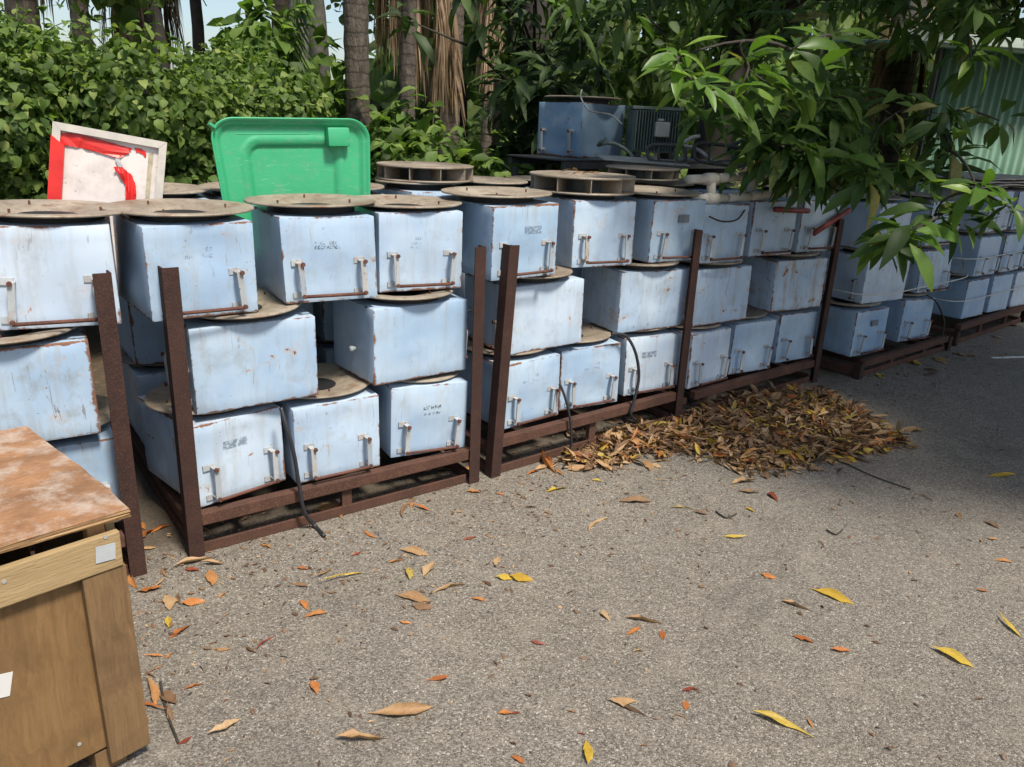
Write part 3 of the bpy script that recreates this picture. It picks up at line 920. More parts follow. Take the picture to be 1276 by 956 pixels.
cb('corner_block', (-.048, .040, .42), (.040, .034, .55), wood('fresh_split_pine', (.50, .25, .09), (.62, .34, .14), (.4, .2, .08), (20, 20, 2)))
for x in (-.09, -CWd / 2, -CWd + .09):
    cb('skid', (x, CDp / 2, .035), (.075, CDp - .03, .066), M_PINEV)
cb('floor_board', (-CWd / 2, CDp / 2, .085), (CWd - .06, CDp - .06, .014), M_PLY)
tp = cb('tape_patch', (-.050, -.0245, .640), (.045, .0015, .042), M_TAPE, (0, R(6), 0), 0)
cb('paper_scrap', (-.298, .006, .385), (.045, .0012, .060), simple('white_paper', (.55, .54, .52), .6, .05), (0, R(14), 0), 0)
nail = MB().tube([(0, 0, 0), (0, -.002, 0)], .005, 8).mesh('nail')
for (x, z) in ((-.26, .655), (-.045, .68), (-.16, .13), (-.31, .11)):
    ob('nail', nail, M_GALV, cr, (x, -.022 if z > .5 else .0075, z))
# lid: five plies, slightly warped and askew
ld = ob('lid', None, None, cr, (0, 0, 0)); 
def lid_ply(k):
    m = MB(); nx, ny = 14, 12; x0, x1 = -CWd - .03, .020; y0, y1 = -.015, .685
    rr = random.Random(k)
    t0 = .7145 + k * .0046; t1 = t0 + .0042
    def P(i, j, top):
        fx, fy = i / nx, j / ny
        x = x0 + (x1 - x0) * fx; y = y0 + (y1 - y0) * fy
        if j in (0, ny): y += rr.uniform(-.002, .002)
        if i in (0, nx): x += rr.uniform(-.002, .002)
        w = .010 * math.sin(fx * 3.0 + 1) + .016 * (1 - fx) + .012 * fy + .006 * math.sin(fy * 5)
        return (x, y, (t1 if top else t0) + w)
    for top in (0, 1):
        for j in range(ny + 1):
            for i in range(nx + 1): m.v.append(P(i, j, top))
    W_ = nx + 1; K = W_ * (ny + 1)
    for j in range(ny):
        for i in range(nx):
            a = j * W_ + i
            m.f.append((K + a, K + a + 1, K + a + W_ + 1, K + a + W_)); m.f.append((a, a + W_, a + W_ + 1, a + 1))
    for i in range(nx):
        m.f.append((i, i + 1, K + i + 1, K + i)); a = ny * W_ + i; m.f.append((a + 1, a, K + a, K + a + 1))
    for j in range(ny):
        a = j * W_; m.f.append((a + W_, a, K + a, K + a + W_)); a += nx; m.f.append((a, a + W_, K + a + W_, K + a))
    return m.mesh('veneer')
bpy.data.objects.remove(ld)
ld = None
plies = []
top = ob('lid', lid_ply(4), M_PLYTOP, cr)
for k in range(4): ob('veneer', lid_ply(k), (M_PLYEDGE if k % 2 else M_PLY), top)

# ------------------------------------------------------------------ stand behind the racks with a cabinet-like box, transformer and frames
p0, e, n, L = AX['B']
yawB = math.atan2(e.y, e.x)
SZ = 1.405
stp = p0 + e * 1.72 + n * 1.50
st = thing('steel_stand', 'dark steel stand behind the boxes carrying the transformer', 'stand', stp, (0, 0, yawB))
ob('top_plate', MB().box((.95, .31, SZ - .006), (1.96, .64, .012)).mesh('plate', bevel=.003), M_DARKM, st)
for y in (.01, .61): ob('edge_beam', MB().box((.95, y, SZ - .040), (1.94, .04, .05)).mesh('beam', bevel=.004), M_DARKM, st)
for x in (.02, 1.88):
    for y in (.03, .59): ob('leg', MB().box((x, y, SZ / 2 - .045), (.045, .035, SZ - .09)).mesh('leg', bevel=.003), M_DARKM, st)
cb_ = at(722, 197, 6.10)
cyaw = R(48)
e4 = Vector((math.cos(cyaw), math.sin(cyaw), 0)); n4 = Vector((-e4.y, e4.x, 0))
cc = Vector((cb_.x, cb_.y, SZ + .002)) + e4 * (BD * .56) + n4 * (BW * .56)
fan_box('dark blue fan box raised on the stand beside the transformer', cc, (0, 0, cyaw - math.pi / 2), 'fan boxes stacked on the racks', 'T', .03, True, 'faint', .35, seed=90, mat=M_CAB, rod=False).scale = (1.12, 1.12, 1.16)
# transformer
tc_ = at(812, 168, 6.35); tl = Vector((tc_.x, tc_.y, SZ + .001))
tr = thing('finned_transformer', 'grey-green finned transformer with a white terminal box, on the stand', 'transformer', tl, (0, 0, R(8))); tr.scale = (.86, .9, .9)
ob('tank', MB().box((0, 0, .23), (.40, .20, .34)).mesh('tank', bevel=.006), M_TRAFO, tr)
ob('cover', MB().box((0, 0, .415), (.46, .27, .025)).mesh('cover', bevel=.004), M_TRAFO, tr)
fin = MB().box((0, 0, .235), (.006, .05, .31)).mesh('fin')
for k in range(16):
    for s in (-1, 1): ob('fin', fin, M_TRAFO, tr, (-.19 + k * .0253, s * .1255, 0))
tb = ob('terminal_box', MB().box((.03, -.18, .25), (.125, .058, .12)).mesh('tb', bevel=.012), simple('dirty_white_enamel', (.45, .45, .41), .5, .2), tr)
ob('terminal_lid', MB().box((.01, -.18, .325), (.05, .04, .02)).mesh('tl', bevel=.004), M_GALV, tb)
for x in (-.15, .15): ob('skid', MB().box((x, 0, .03), (.05, .30, .058)).mesh('skid', bevel=.003), M_DARKM, tr)
# black tubular frames lying in front of it
def hoop(label, a, b, w, h, loc, rot):
    t = thing('tubular_frame', label, 'frame', loc, rot, 'dark tubular frames on the stand')
    pts = []
    for k in range(41):
        th = 2 * math.pi * k / 40; c_, s_ = math.cos(th), math.sin(th)
        pts.append((math.copysign(abs(c_) ** .5, c_) * w, 0, h + math.copysign(abs(s_) ** .5, s_) * h))
    ob('hoop', MB().tube(pts, .013, 8, False).mesh('hoop', True), M_DARKM, t)
    for x in (-w * .45, w * .5): ob('strut', MB().tube([(x, 0, .01), (x * .9, .01, 2 * h - .01)], .010, 8).mesh('strut', True), M_DARKM, t)
    return t
hp = at(832, 200, 5.75); hoop('dark tubular frame leaning in front of the transformer', 0, 0, .14, .065, (hp.x, hp.y, SZ + .012), (R(-28), 0, R(12)))
hp = at(885, 212, 5.70); hoop('dark tubular frame lying beside the transformer, toward the white pipes', 0, 0, .19, .080, (hp.x + .08, hp.y + .05, SZ + .012), (R(-35), R(4), R(4)))

# loose junk on the stand and in front of it
def junk(name, label, cat, me, mat, px_, z, rot):
    p_ = at(px_[0], px_[1], px_[2]); return tag(ob(name, me, mat, None, (p_.x, p_.y, z), rot), label, cat)
junk('sheet_metal_offcut', 'bent pale sheet metal offcut lying below the transformer', 'sheet metal', MB().box((0, 0, 0), (.62, .26, .006)).mesh('offcut', bevel=.002), M_GALV, (800, 200, 5.75), SZ + .018, (R(5), R(2), R(10)))
junk('sheet_metal_offcut', 'dark sheet metal offcut lying beside the tubular frames', 'sheet metal', MB().box((0, 0, 0), (.5, .3, .008)).mesh('offcut', bevel=.002), M_DARKM, (905, 205, 6.0), SZ + .03, (R(-6), R(-3), R(40)))
for i_, (px_, lab) in enumerate((((765, 190, 5.9), 'grey bent pipe beside the raised blue box'), ((862, 196, 5.85), 'grey bent pipe between the tubular frames'), ((925, 200, 6.0), 'grey bent pipe near the white pipe tee'))):
    p_ = at(*px_); pts = [Vector((p_.x + .14 * math.cos(k * .5) * (1 - .03 * k), p_.y + .06 * math.sin(k * .5), SZ + .03 + .012 * k + .05 * math.sin(k * .5) ** 2)) for k in range(9 + i_ * 2)]
    tag(ob('bent_pipe', MB().tube(pts, .014, 8).mesh('bent_pipe', True), (M_TRAFO, M_GALV, M_DARKM)[i_]), lab, 'pipe')
p_ = at(800, 222, 5.35)
fan_wheel('dark fan wheel lying on the back row under the stand', Vector((p_.x, p_.y, ZT['B'][2] + BH + .043)), .24, .07, 9, .5)

# ------------------------------------------------------------------ white pipes and red tubes on top of the third rack
PZ = ZT['C'][2] + BH
c0, ce, cn, cL = AX['C']
def cp(t, off, z): return c0 + ce * t + cn * off + Vector((0, 0, z))
pf = thing('pipe_frame', 'peeling white pipe frame with a tee joint, lying on the boxes', 'pipe', cp(0, .2, PZ))
def pw(a, b, r=.026, nm='pipe'):
    o_ = pf.location
    return ob(nm, MB().tube([Vector(a) - o_, (Vector(a) + Vector(b)) / 2 - o_ + Vector((0, 0, .002)), Vector(b) - o_], r, 14).mesh(nm, True), M_PVC, pf)
lowz = PZ + .027; upz = PZ + .135
pw(cp(-.02, .135, lowz), cp(.30, .135, lowz)); pw(cp(.30, .135, lowz), cp(.52, .14, lowz + .004), .027)
pw(cp(.52, .14, lowz + .004), cp(1.18, .20, lowz + .012), .026)
pw(cp(.155, .135, lowz), cp(.155, .150, upz), .026)
pw(cp(-.05, .15, upz), cp(.14, .15, upz), .024); pw(cp(.14, .15, upz), cp(.62, .19, upz + .01), .026)
for p in (cp(.155, .135, lowz), cp(.155, .150, upz)):
    pw(p - ce * .052, p + ce * .052, .033, 'tee_joint')
pw(cp(.62, .19, upz + .01), cp(1.1, .24, upz + .02), .025)
pw(cp(.60, .19, lowz + .01), cp(.61, .19, upz + .01), .022)
ra = onp(966, 261, cp(0, .06, 0), cn); rb = onp(1007, 263, cp(0, .06, 0), cn)
tag(ob('red_tube', MB().tube([ra, rb], .017, 12).mesh('red_tube', True), M_REDT), 'short level red tube across the top edge of a box under the white pipe', 'tube')
ra = onp(1014, 291, cp(0, .035, 0), cn); rb = onp(1058, 262, cp(0, .03, 0), cn)
tag(ob('red_tube', MB().tube([ra, rb], .018, 12).mesh('red_tube', True), M_REDT), 'slanting red tube rising from a box handle toward the mango branch', 'tube')

# ------------------------------------------------------------------ cables and straps
def cable(label, pts, r=.0075, mat=None, name='cable', group=None, cat='cable'):
    pts = [Vector(p) for p in pts]; out = []
    for i in range(len(pts) - 1):
        a, b = pts[max(i - 1, 0)], pts[i]; c, d = pts[i + 1], pts[min(i + 2, len(pts) - 1)]
        for k in range(6):
            t = k / 6
            out.append(.5 * (2 * b + (c - a) * t + (2 * a - 5 * b + 4 * c - d) * t * t + (3 * b - 3 * c + d - a) * t ** 3))
    out.append(pts[-1])
    return tag(ob(name, MB().tube(out, r, 8).mesh('cable', True), mat or M_CABLE), label, cat, group)


def face(key, off): return AX[key][0] + AX[key][2] * off, AX[key][2]
def cpx(key, lst): return [onp(x, y, *face(key, o)) for x, y, o in lst]
pts = cpx('A', [(350, 508, .03), (357, 532, .0), (366, 565, -.015), (372, 600, -.02), (379, 637, -.03)]) + [atz(392, 655, .012), atz(404, 668, .008)]
cable('black cable hanging in front of the lower boxes down to the asphalt', pts, .0085)
pts = cpx('B', [(697, 478, .03), (703, 492, .01), (710, 520, -.01), (712, 550, -.02), (708, 572, -.02)]) + [atz(702, 583, .01)]
cable('black cable falling beside the fan box with the bright blue corner', pts, .0065)
pts = cpx('B', [(762, 416, .05), (780, 419, .03), (792, 440, .0), (796, 470, -.005), (790, 500, -.01), (786, 516, -.012), (793, 524, -.012)])
cable('thick black cable looping over a bottom-tier box with its frayed end below the rail', pts, .0085)
pts = cpx('C', [(884, 270, .045), (900, 276, .04), (918, 274, .04), (928, 262, .05)])
cable('thin black cable sagging beneath the white pipe tee', pts, .005)
pts = cpx('C', [(1040, 254, .05), (1047, 275, .04), (1046, 300, .035), (1040, 316, .04)])
cable('black cable running down past the slanting red tube', pts, .006)
pts = cpx('D', [(1155, 368, .08), (1168, 378, .045), (1176, 400, .03), (1174, 418, .03)])
cable('black cable curving over the low pallet box', pts, .007)
pts = [at(725, 112, 6.0), at(724, 122, 5.95), at(735, 138, 5.9), at(760, 143, 6.0), at(775, 155, 6.05)]
cable('pale wire drooping across the dark blue raised box', pts, .006, M_GALV)
mstrap = simple('pale_strap', (.50, .50, .47), .6, .1)
for (lab, key, z, o1) in (('pale strap round the strapped boxes at bottom tier', 'E', .37, .10), ('pale strap round the strapped boxes at middle tier', 'E', .73, .085), ('pale strap round the strapped boxes at top tier', 'E', 1.12, .085), ('pale strap round the shaded low-pallet boxes', 'D', .62, .04)):
    q0, qe, qn, qL = AX[key]
    pts = [q0 + qe * (-.02 if key == 'D' else .06) + qn * (.55) + Vector((0, 0, z)), q0 + qe * (-.03 if key == 'D' else .055) + qn * (o1) + Vector((0, 0, z - .01)), q0 + qe * qL * .5 + qn * (o1 - .045) + Vector((0, 0, z - .015)), q0 + qe * (qL + .01) + qn * (o1 - .04) + Vector((0, 0, z + .01)), q0 + qe * (qL + .02) + qn * .5 + Vector((0, 0, z))]
    cable(lab, pts, .0045, mstrap, 'strap', 'straps round the boxes', 'strap')
# white handle on the dark left side of the middle box, low pallet
hb2 = onp(1056, 350, AX['D'][0] + AX['D'][1] * -.03, AX['D'][1])

# ------------------------------------------------------------------ stacked boards on the far pallet, shed behind
q0, qe, qn, qL = AX['E']
bz = ZT['E'][2] + BH + .042
mboard = wood('grey_weathered_board', (.30, .27, .23), (.44, .40, .34), (.18, .15, .12), (3, 12, 12), False, (.5, .47, .42))
for k in range(3):
    m = MB(); nx = 16
    for i in range(nx + 1):
        f = i / nx
        for y in (0, 1):
            for zt in (0, .009):
                w = .012 * math.sin(f * 5 + k) * (1 - y) + random.uniform(0, .003)
                m.v.append((f * 1.5, y * .95 - (.03 * math.sin(f * 9 + k) if y == 0 else 0), k * .024 + zt + max(0, w)))
    for i in range(nx):
        a = i * 4
        m.f += [(a + 1, a + 5, a + 7, a + 3), (a, a + 2, a + 6, a + 4), (a, a + 4, a + 5, a + 1), (a + 2, a + 3, a + 7, a + 6)]
    m.f += [(0, 1, 3, 2), (nx * 4, nx * 4 + 2, nx * 4 + 3, nx * 4 + 1)]
    pos = q0 + qe * (-.12 + .03 * k) + qn * (.02 + .02 * k) + Vector((0, 0, bz))
    tag(ob('weathered_board', m.mesh('board'), mboard, None, pos, (0, 0, math.atan2(qe.y, qe.x) + R(k * 1.5))), ('lowest', 'middle', 'uppermost')[k] + ' of the weathered boards stacked on the strapped boxes', 'board')

# green corrugated shed
mg = NT('green_corrugated_steel'); v = mg.coord()
c = mg.mix(mg.noise(v, 3, 5), (.125, .235, .165), (.18, .31, .225))
c = mg.mix(mg.ramp(mg.noise(mg.scalev(v, 8, 8, 1), 2, 5), [(.55, 0.0), (.8, .5)]), c, (.16, .14, .09))
M_GREEN = mg.set(Base_Color=c, Roughness=.45)
sx = at(1147, 195, 8.8); sdir = Vector((math.cos(R(14)), math.sin(R(14)), 0))
shed = thing('corrugated_shed', 'green corrugated steel shed with a pale-edged roof, behind the strapped boxes', 'shed', (sx.x, sx.y, gz(sx.x, sx.y) - .05), (0, 0, R(14)))
hgt = 2.55 - shed.location.z
def corr(w, h, off, lean):
    m = MB(); k = int(w / .0125)
    for i in range(k + 1):
        x = i * .0125
        y = .019 * math.cos(2 * math.pi * x / .105)
        m.v += [(x, y, 0), (x + lean, y, h)]
    for i in range(k): m.f.append((2 * i, 2 * i + 2, 2 * i + 3, 2 * i + 1))
    return m.mesh('sheet', True)
for k in range(5):
    o = ob('wall_sheet', corr(.86, hgt, 0, .06), M_GREEN, shed, (k * .80, -.004 * (k % 2), 0))
    o.modifiers.new('t', 'SOLIDIFY').thickness = .002
ob('roof_sheet', MB().box((1.55, 1.2, hgt + .10), (4.9, 3.2, .03), Euler((R(5), 0, 0)).to_matrix()).mesh('roof', bevel=.004), M_GREEN, shed)
ob('roof_gutter', MB().box((1.55, -.44, hgt + .02), (4.92, .07, .09)).mesh('gutter', bevel=.006), simple('pale_green_gutter', (.42, .50, .44), .5, .15), shed)
for x in (.05, 2.0, 3.95): ob('post', MB().box((x, .06, hgt / 2), (.07, .06, hgt)).mesh('post', bevel=.004), M_DARKM, shed)

# ------------------------------------------------------------------ leaves
def leaf_T(widths, fold=.25, droop=.25, wave=0.0, ncol=3, seed=0, width=.2, twist=0.0, curl=0.0, jag=0.0, bend=0.0):
    """leaf template along +x, unit length; quads only"""
    r = random.Random(seed); k = len(widths); V = []; Fq = []
    for i, w in enumerate(widths):
        t = i / (k - 1)
        zc = -droop * t * t; xc = t * (1 - .25 * droop * t)
        tw = twist * t
        for j in range(ncol):
            s = -1 + 2 * j / (ncol - 1)
            y = s * w * width; z = abs(s) * w * width * fold + wave * r.uniform(-1, 1) * w
            if curl:
                a = s * curl * (.6 + .4 * math.sin(t * 3 + seed)); rad = w * width / max(.2, abs(curl)) * 1.0
                y = rad * math.sin(a); z = rad * (1 - math.cos(a)) + wave * r.uniform(-.5, .5) * w
            y, z = y * math.cos(tw) - z * math.sin(tw), y * math.sin(tw) + z * math.cos(tw)
            if jag: y *= 1 + jag * r.uniform(-1, 1); 
            V.append((xc + jag * .04 * r.uniform(-1, 1) * (1 if 0 < i < k - 1 else 0), y + bend * math.sin(math.pi * t), zc + z))
    for i in range(k - 1):
        for j in range(ncol - 1):
            a = i * ncol + j
            Fq.append((a, a + ncol, a + ncol + 1, a + 1))
    return np.array(V, float), np.array(Fq, int)


LANCE = [leaf_T([.06, .62, 1, .95, .6, .04], .3, d, .03, 3, s, .142, tw) for s, (d, tw) in enumerate(((.15, 0), (.35, .25), (.55, -.25), (.25, .4)))]
LANCE_S = [leaf_T([.1, .95, .8, .05], .3, d, .03, 3, s, .14) for s, d in enumerate((.15, .35, .55))]
HEART = [leaf_T([.35, 1, .78, .04], .25, d, .04, 3, s, .42) for s, d in enumerate((.15, .35, .55))]
OVAL = [leaf_T([.1, 1, .85, .05], .25, d, .03, 3, s, .27) for s, d in enumerate((.15, .4, .6))]
BLADE = [leaf_T([.5, 1, .6, .04], .2, d, 0, 2, s, .03) for s, d in enumerate((.2, .5))]


def frames(d, up):
    d = d / np.linalg.norm(d, axis=1, keepdims=True)
    y = np.cross(up, d); ln = np.linalg.norm(y, axis=1, keepdims=True); y = np.where(ln < 1e-4, np.array([[0, 1, 0]]), y / np.maximum(ln, 1e-6))
    z = np.cross(d, y)
    return np.stack([d, y, z], axis=2)


def leaf_batch(name, pos, dirs, ups, size, temps, mat, parent=None):
    pos = np.asarray(pos); n = len(pos); Rm = frames(np.asarray(dirs), np.asarray(ups))
    pick = rng.integers(0, len(temps), n); VV = []; FF = []; base = 0
    for k, (TV, TF) in enumerate(temps):
        ix = np.where(pick == k)[0]
        if not len(ix): continue
        vv = np.einsum('nij,kj->nki', Rm[ix], TV) * np.asarray(size)[ix][:, None, None] + pos[ix][:, None, :]
        ff = TF[None] + (np.arange(len(ix)) * len(TV))[:, None, None] + base
        VV.append(vv.reshape(-1, 3)); FF.append(ff.reshape(-1, 4)); base += vv.shape[0] * vv.shape[1]
    V = np.concatenate(VV); Fq = np.concatenate(FF)
    me = bpy.data.meshes.new(name)
    me.vertices.add(len(V)); me.vertices.foreach_set('co', V.ravel())
    me.loops.add(Fq.size); me.loops.foreach_set('vertex_index', Fq.ravel())
    me.polygons.add(len(Fq)); me.polygons.foreach_set('loop_start', np.arange(0, Fq.size, 4)); me.polygons.foreach_set('loop_total', np.full(len(Fq), 4))
    me.polygons.foreach_set('use_smooth', np.ones(len(Fq), bool))
    me.update(calc_edges=True)
    o = ob(name, me, mat, parent)
    return o


def tmesh(T, name):
    me = bpy.data.meshes.new(name); me.from_pydata([tuple(v) for v in T[0]], [], [tuple(f) for f in T[1]])
    me.polygons.foreach_set('use_smooth', [True] * len(me.polygons)); return me


HEART_M = [tmesh(T, 'leaf') for T in HEART]
for me in HEART_M: me.materials.append(L_VINE)
OVAL_M = [tmesh(T, 'leaf') for T in OVAL]
for me in OVAL_M: me.materials.append(L_SHRUB)
LANCE_MG = [tmesh(T, 'leaf') for T in LANCE]
for me in LANCE_MG: me.materials.append(L_MANGO)
LANCE_MY = [tmesh(T, 'leaf') for T in LANCE]
for me in LANCE_MY: me.materials.append(L_MANGOY)


def unit(v): return v / np.maximum(1e-6, np.linalg.norm(v, axis=1, keepdims=True))


def leaf_object(me, parent, p, d, up, s, pl):
    d = Vector(d).normalized(); y = Vector(up).cross(d)
    if y.length < 1e-3: y = Vector((1, 0, 0))
    y.normalize(); z = d.cross(y)
    mt = Matrix((d, y, z)).transposed()
    return ob('leaf', me, None, parent, Vector(p) - pl, mt.to_euler(), (s, s, s))


def bush(name, label, x, y, rx, ry, h, n, size, temps, mat, indiv=0, indm=None, group='bushes behind the racks', z0=None, lumps=7, cat='bush', seed=0):
    r = np.random.default_rng(seed + 100)
    base = Vector((x, y, gz(x, y) if z0 is None else z0))
    t = thing(name, label, cat, base, (0, 0, 0), group)
    H = h - base.z
    # lumps: overlapping blobs whose shells carry the leaves
    L = []
    for k in range(lumps):
        a = r.uniform(0, 6.28); q = r.uniform(.1, .75)
        L.append((q * rx * math.cos(a), q * ry * math.sin(a), r.uniform(.35, .92) * H, r.uniform(.32, .55) * min(rx, ry, H)))
    L.append((0, 0, H * .45, .6 * min(rx, H)))
    def sample(m, shell):
        k = r.integers(0, len(L), m); Lk = np.array(L)[k]
        d = unit(r.normal(size=(m, 3)))
        rad = Lk[:, 3] * (r.uniform(.9, 1.12, m) if shell else r.uniform(.35, 1.05, m) ** .5)
        p = Lk[:, :3] + d * rad[:, None] * np.array([1.15, 1.15, 1.0])
        p[:, 2] = np.abs(p[:, 2])
        return p, d
    p, d = sample(n, False)
    dr = unit(d * .7 + r.normal(size=(n, 3)) * .55 + np.array([0, 0, -.45]))
    up = unit(d + r.normal(size=(n, 3)) * .35 + np.array([0, 0, .7]))
    f = leaf_batch('foliage', p, dr, up, size * r.uniform(.45, 1.5, n), temps, mat, t); f['kind'] = 'stuff'
    m = MB()
    for k in range(7):
        q = L[k % len(L)]; a = Vector((r.uniform(-.15, .15) * rx, r.uniform(-.15, .15) * ry, 0))
        m.tube([a, a.lerp(Vector(q[:3]), .5) + Vector((0, 0, .1)), Vector(q[:3])], [.016, .011, .004], 5)
    ob('stem', m.mesh('stem', True), M_BARK, t)
    # young shoots reaching out of the mass
    sp_ = []; sd_ = []; m = MB()
    for k in range(26):
        q = L[r.integers(0, len(L))]; dv = np.array([r.normal(0, .5), r.normal(-.2, .5), abs(r.normal(.75, .35))]); dv /= np.linalg.norm(dv)
        a = np.array(q[:3]) + dv * q[3] * .9; ln = r.uniform(.18, .45); side = r.normal(size=3) * .25
        pts = [a + dv * ln * t_ + side * ln * t_ * t_ + np.array([0, 0, -.35 * ln * t_ * t_]) for t_ in np.linspace(0, 1, 6)]
        m.tube([Vector(p_) for p_ in pts], [.004, .0035, .003, .0025, .002, .0012], 4)
        for p_ in pts[1:]:
            for w in (-1, 1): sp_.append(p_); sd_.append(np.array([r.normal(), r.normal(), -.2]) + dv * .3)
    ob('shoots', m.mesh('shoots', True), L_SHRUB, t)['kind'] = 'stuff'
    ns = len(sp_); o_ = leaf_batch('shoot_leaves', np.array(sp_), np.array(sd_), unit(r.normal(size=(ns, 3)) * .3 + np.array([0, -.3, 1])), size * r.uniform(.6, 1.15, ns), temps, L_SHRUB if mat is L_VINE else mat, t); o_['kind'] = 'stuff'
    if indiv:
        p, d = sample(indiv * 5, True)
        toc = np.array([0, 0, 1.65]) - np.array(base)
        toc = toc / np.linalg.norm(toc)
        s = d @ toc + d[:, 2] * .3
        ix = np.argsort(-s)[:indiv * 2]; ix = r.choice(ix, indiv, replace=False)
        for i in ix:
            dd = d[i] * .6 + r.normal(size=3) * .5 + np.array([0, 0, -.5]); uu = d[i] + np.array([0, 0, .6]) + r.normal(size=3) * .3
            leaf_object(random.choice(indm), t, base + Vector(p[i]), dd, uu, size * r.uniform(.9, 1.5), base)
    return t


VG = 'vine thicket bushes behind the racks'
bush('vine_bush', 'tall heart-leaved vine thicket on the far side of the signboard, above the crate', -3.25, 4.95, 1.0, .75, 2.12, 10719, .052, HEART, L_VINE, 130, HEART_M, VG, seed=1, lumps=10)
bush('vine_bush', 'heart-leaved vine bush rising right behind the white and red signboard', -2.35, 5.35, .8, .7, 1.92, 9070, .052, HEART, L_VINE, 120, HEART_M, VG, seed=2, lumps=9)
bush('vine_bush', 'heart-leaved vine bush between the signboard and the green lid', -1.75, 5.9, .8, .7, 1.85, 9070, .052, HEART, L_VINE, 110, HEART_M, VG, seed=3, lumps=9)
bush('vine_bush', 'vine bush climbing below the shaggy palm trunk', -3.4, 6.6, 1.2, .8, 2.12, 10719, .052, HEART, L_VINE, 60, HEART_M, VG, seed=4, lumps=10)
bush('vine_bush', 'shaded vine bush above the left corner of the green lid', -2.3, 7.1, .9, .8, 2.15, 9070, .052, HEART, L_VINE, 50, HEART_M, VG, seed=5, lumps=9)
bush('vine_bush', 'far end of the vine thicket against the frame of the palms', -4.9, 6.6, 1.2, .9, 2.45, 9895, .052, HEART, L_VINE, 20, HEART_M, VG, seed=6, lumps=9)
bush('broadleaf_shrub', 'sunlit broad-leaved shrub above the green lid, beside the dark palm trunk', -2.35, 8.4, .9, .8, 2.55, 1900, .19, OVAL, L_SHRUB, 70, OVAL_M, 'shrubs under the palms', seed=7, lumps=9)
bush('broadleaf_shrub', 'bright low shrub between the dark palm trunk and the pale shaggy palm', -1.15, 8.0, .7, .7, 1.5, 1300, .17, OVAL, L_SHRUB, 50, OVAL_M, 'shrubs under the palms', seed=8)
bush('broadleaf_shrub', 'low green shrub behind the back-row fan wheel', -.35, 7.3, .8, .7, 1.32, 1400, .15, OVAL, L_SHRUB, 50, OVAL_M, 'shrubs under the palms', seed=9)
bush('broadleaf_shrub', 'dark low shrub at the foot of the dark tree', .35, 7.6, .7, .6, 1.65, 1100, .16, OVAL, L_DARK, 30, OVAL_M[:1], 'shrubs under the palms', seed=10)
bush('broadleaf_shrub', 'bright green shrub seen in the gap left of the corrugated shed', 3.3, 9.4, .9, .8, 1.75, 1500, .15, OVAL, L_SHRUB, 30, OVAL_M, 'shrubs under the palms', seed=11)

# undergrowth over the whole forest floor behind
n = 17000
px = rng.uniform(-14, 14, n); py = rng.uniform(4, 26, n)
sb_ = np.array([behind(a, b_) for a, b_ in zip(px, py)])
dens = np.clip((sb_ - 2.2) / 1.2, 0, 1)
keep = rng.uniform(size=n) < dens
px, py, sb_ = px[keep], py[keep], sb_[keep]
hh = .42 + .30 * np.sin(px * 1.1 + 2) * np.sin(py * .8) + .25 * np.sin(px * .43 + py * .57)
pz = np.array([gz(a, b_) for a, b_ in zip(px, py)]) + rng.uniform(0, 1, len(px)) ** .6 * np.clip(hh, .15, 1.1)
n = len(px)
dd = unit(rng.normal(size=(n, 3)) * np.array([1, 1, .4]) + np.array([0, 0, -.1])); uu = unit(rng.normal(size=(n, 3)) * .4 + np.array([0, -.3, 1]))
u = leaf_batch('undergrowth', np.stack([px, py, pz], 1), dd, uu, rng.uniform(.12, .26, n), OVAL, L_UNDER)
tag(u, 'low green undergrowth covering the ground below the palms', 'undergrowth', kind='stuff')


# far trees: trunk, limbs and a leafy crown
def far_tree(label, x, y, h, rc, zc, mat, bark, n=1500, size=.3, seed=0, temps=OVAL, rt=.12, group='trees in the wood behind'):
    r = np.random.default_rng(seed + 500)
    base = Vector((x, y, gz(x, y) - .03))
    t = thing('broadleaf_tree', label, 'tree', base, (0, 0, 0), group)
    top = Vector((r.uniform(-.4, .4), r.uniform(-.4, .4), h * .8))
    ob('trunk', MB().tube([(0, 0, 0), (top.x * .3 + .05, top.y * .3, h * .27), (top.x * .6 - .05, top.y * .6, h * .55), top], [rt * 1.2, rt, rt * .8, rt * .3], 10).mesh('trunk', True), bark, t)
    ctr = []
    for k in range(13):
        a = r.uniform(0, 6.28); q = r.uniform(.2, 1) * rc
        ctr.append((q * math.cos(a), q * math.sin(a), r.uniform(zc, h), r.uniform(.3, .5) * rc))
    m = MB()
    for c_ in ctr[:9]:
        s = top * r.uniform(.4, .9); cv = Vector(c_[:3])
        m.tube([s, s.lerp(cv, .5) + Vector((0, 0, .15)), cv], [rt * .4, rt * .25, rt * .08], 6)
    ob('limb', m.mesh('limb', True), bark, t)
    cx = np.array(ctr)[r.integers(0, len(ctr), n)]
    d = unit(r.normal(size=(n, 3))); p = cx[:, :3] + d * (cx[:, 3] * r.uniform(.2, 1.05, n) ** .6)[:, None]
    dr = unit(d * .6 + r.normal(size=(n, 3)) * .6 + np.array([0, 0, -.4])); up = unit(d + r.normal(size=(n, 3)) * .4 + np.array([0, 0, .8]))
    cr_ = leaf_batch('crown', p, dr, up, size * r.uniform(.6, 1.3, n), temps, mat, t); cr_['kind'] = 'stuff'
    return t


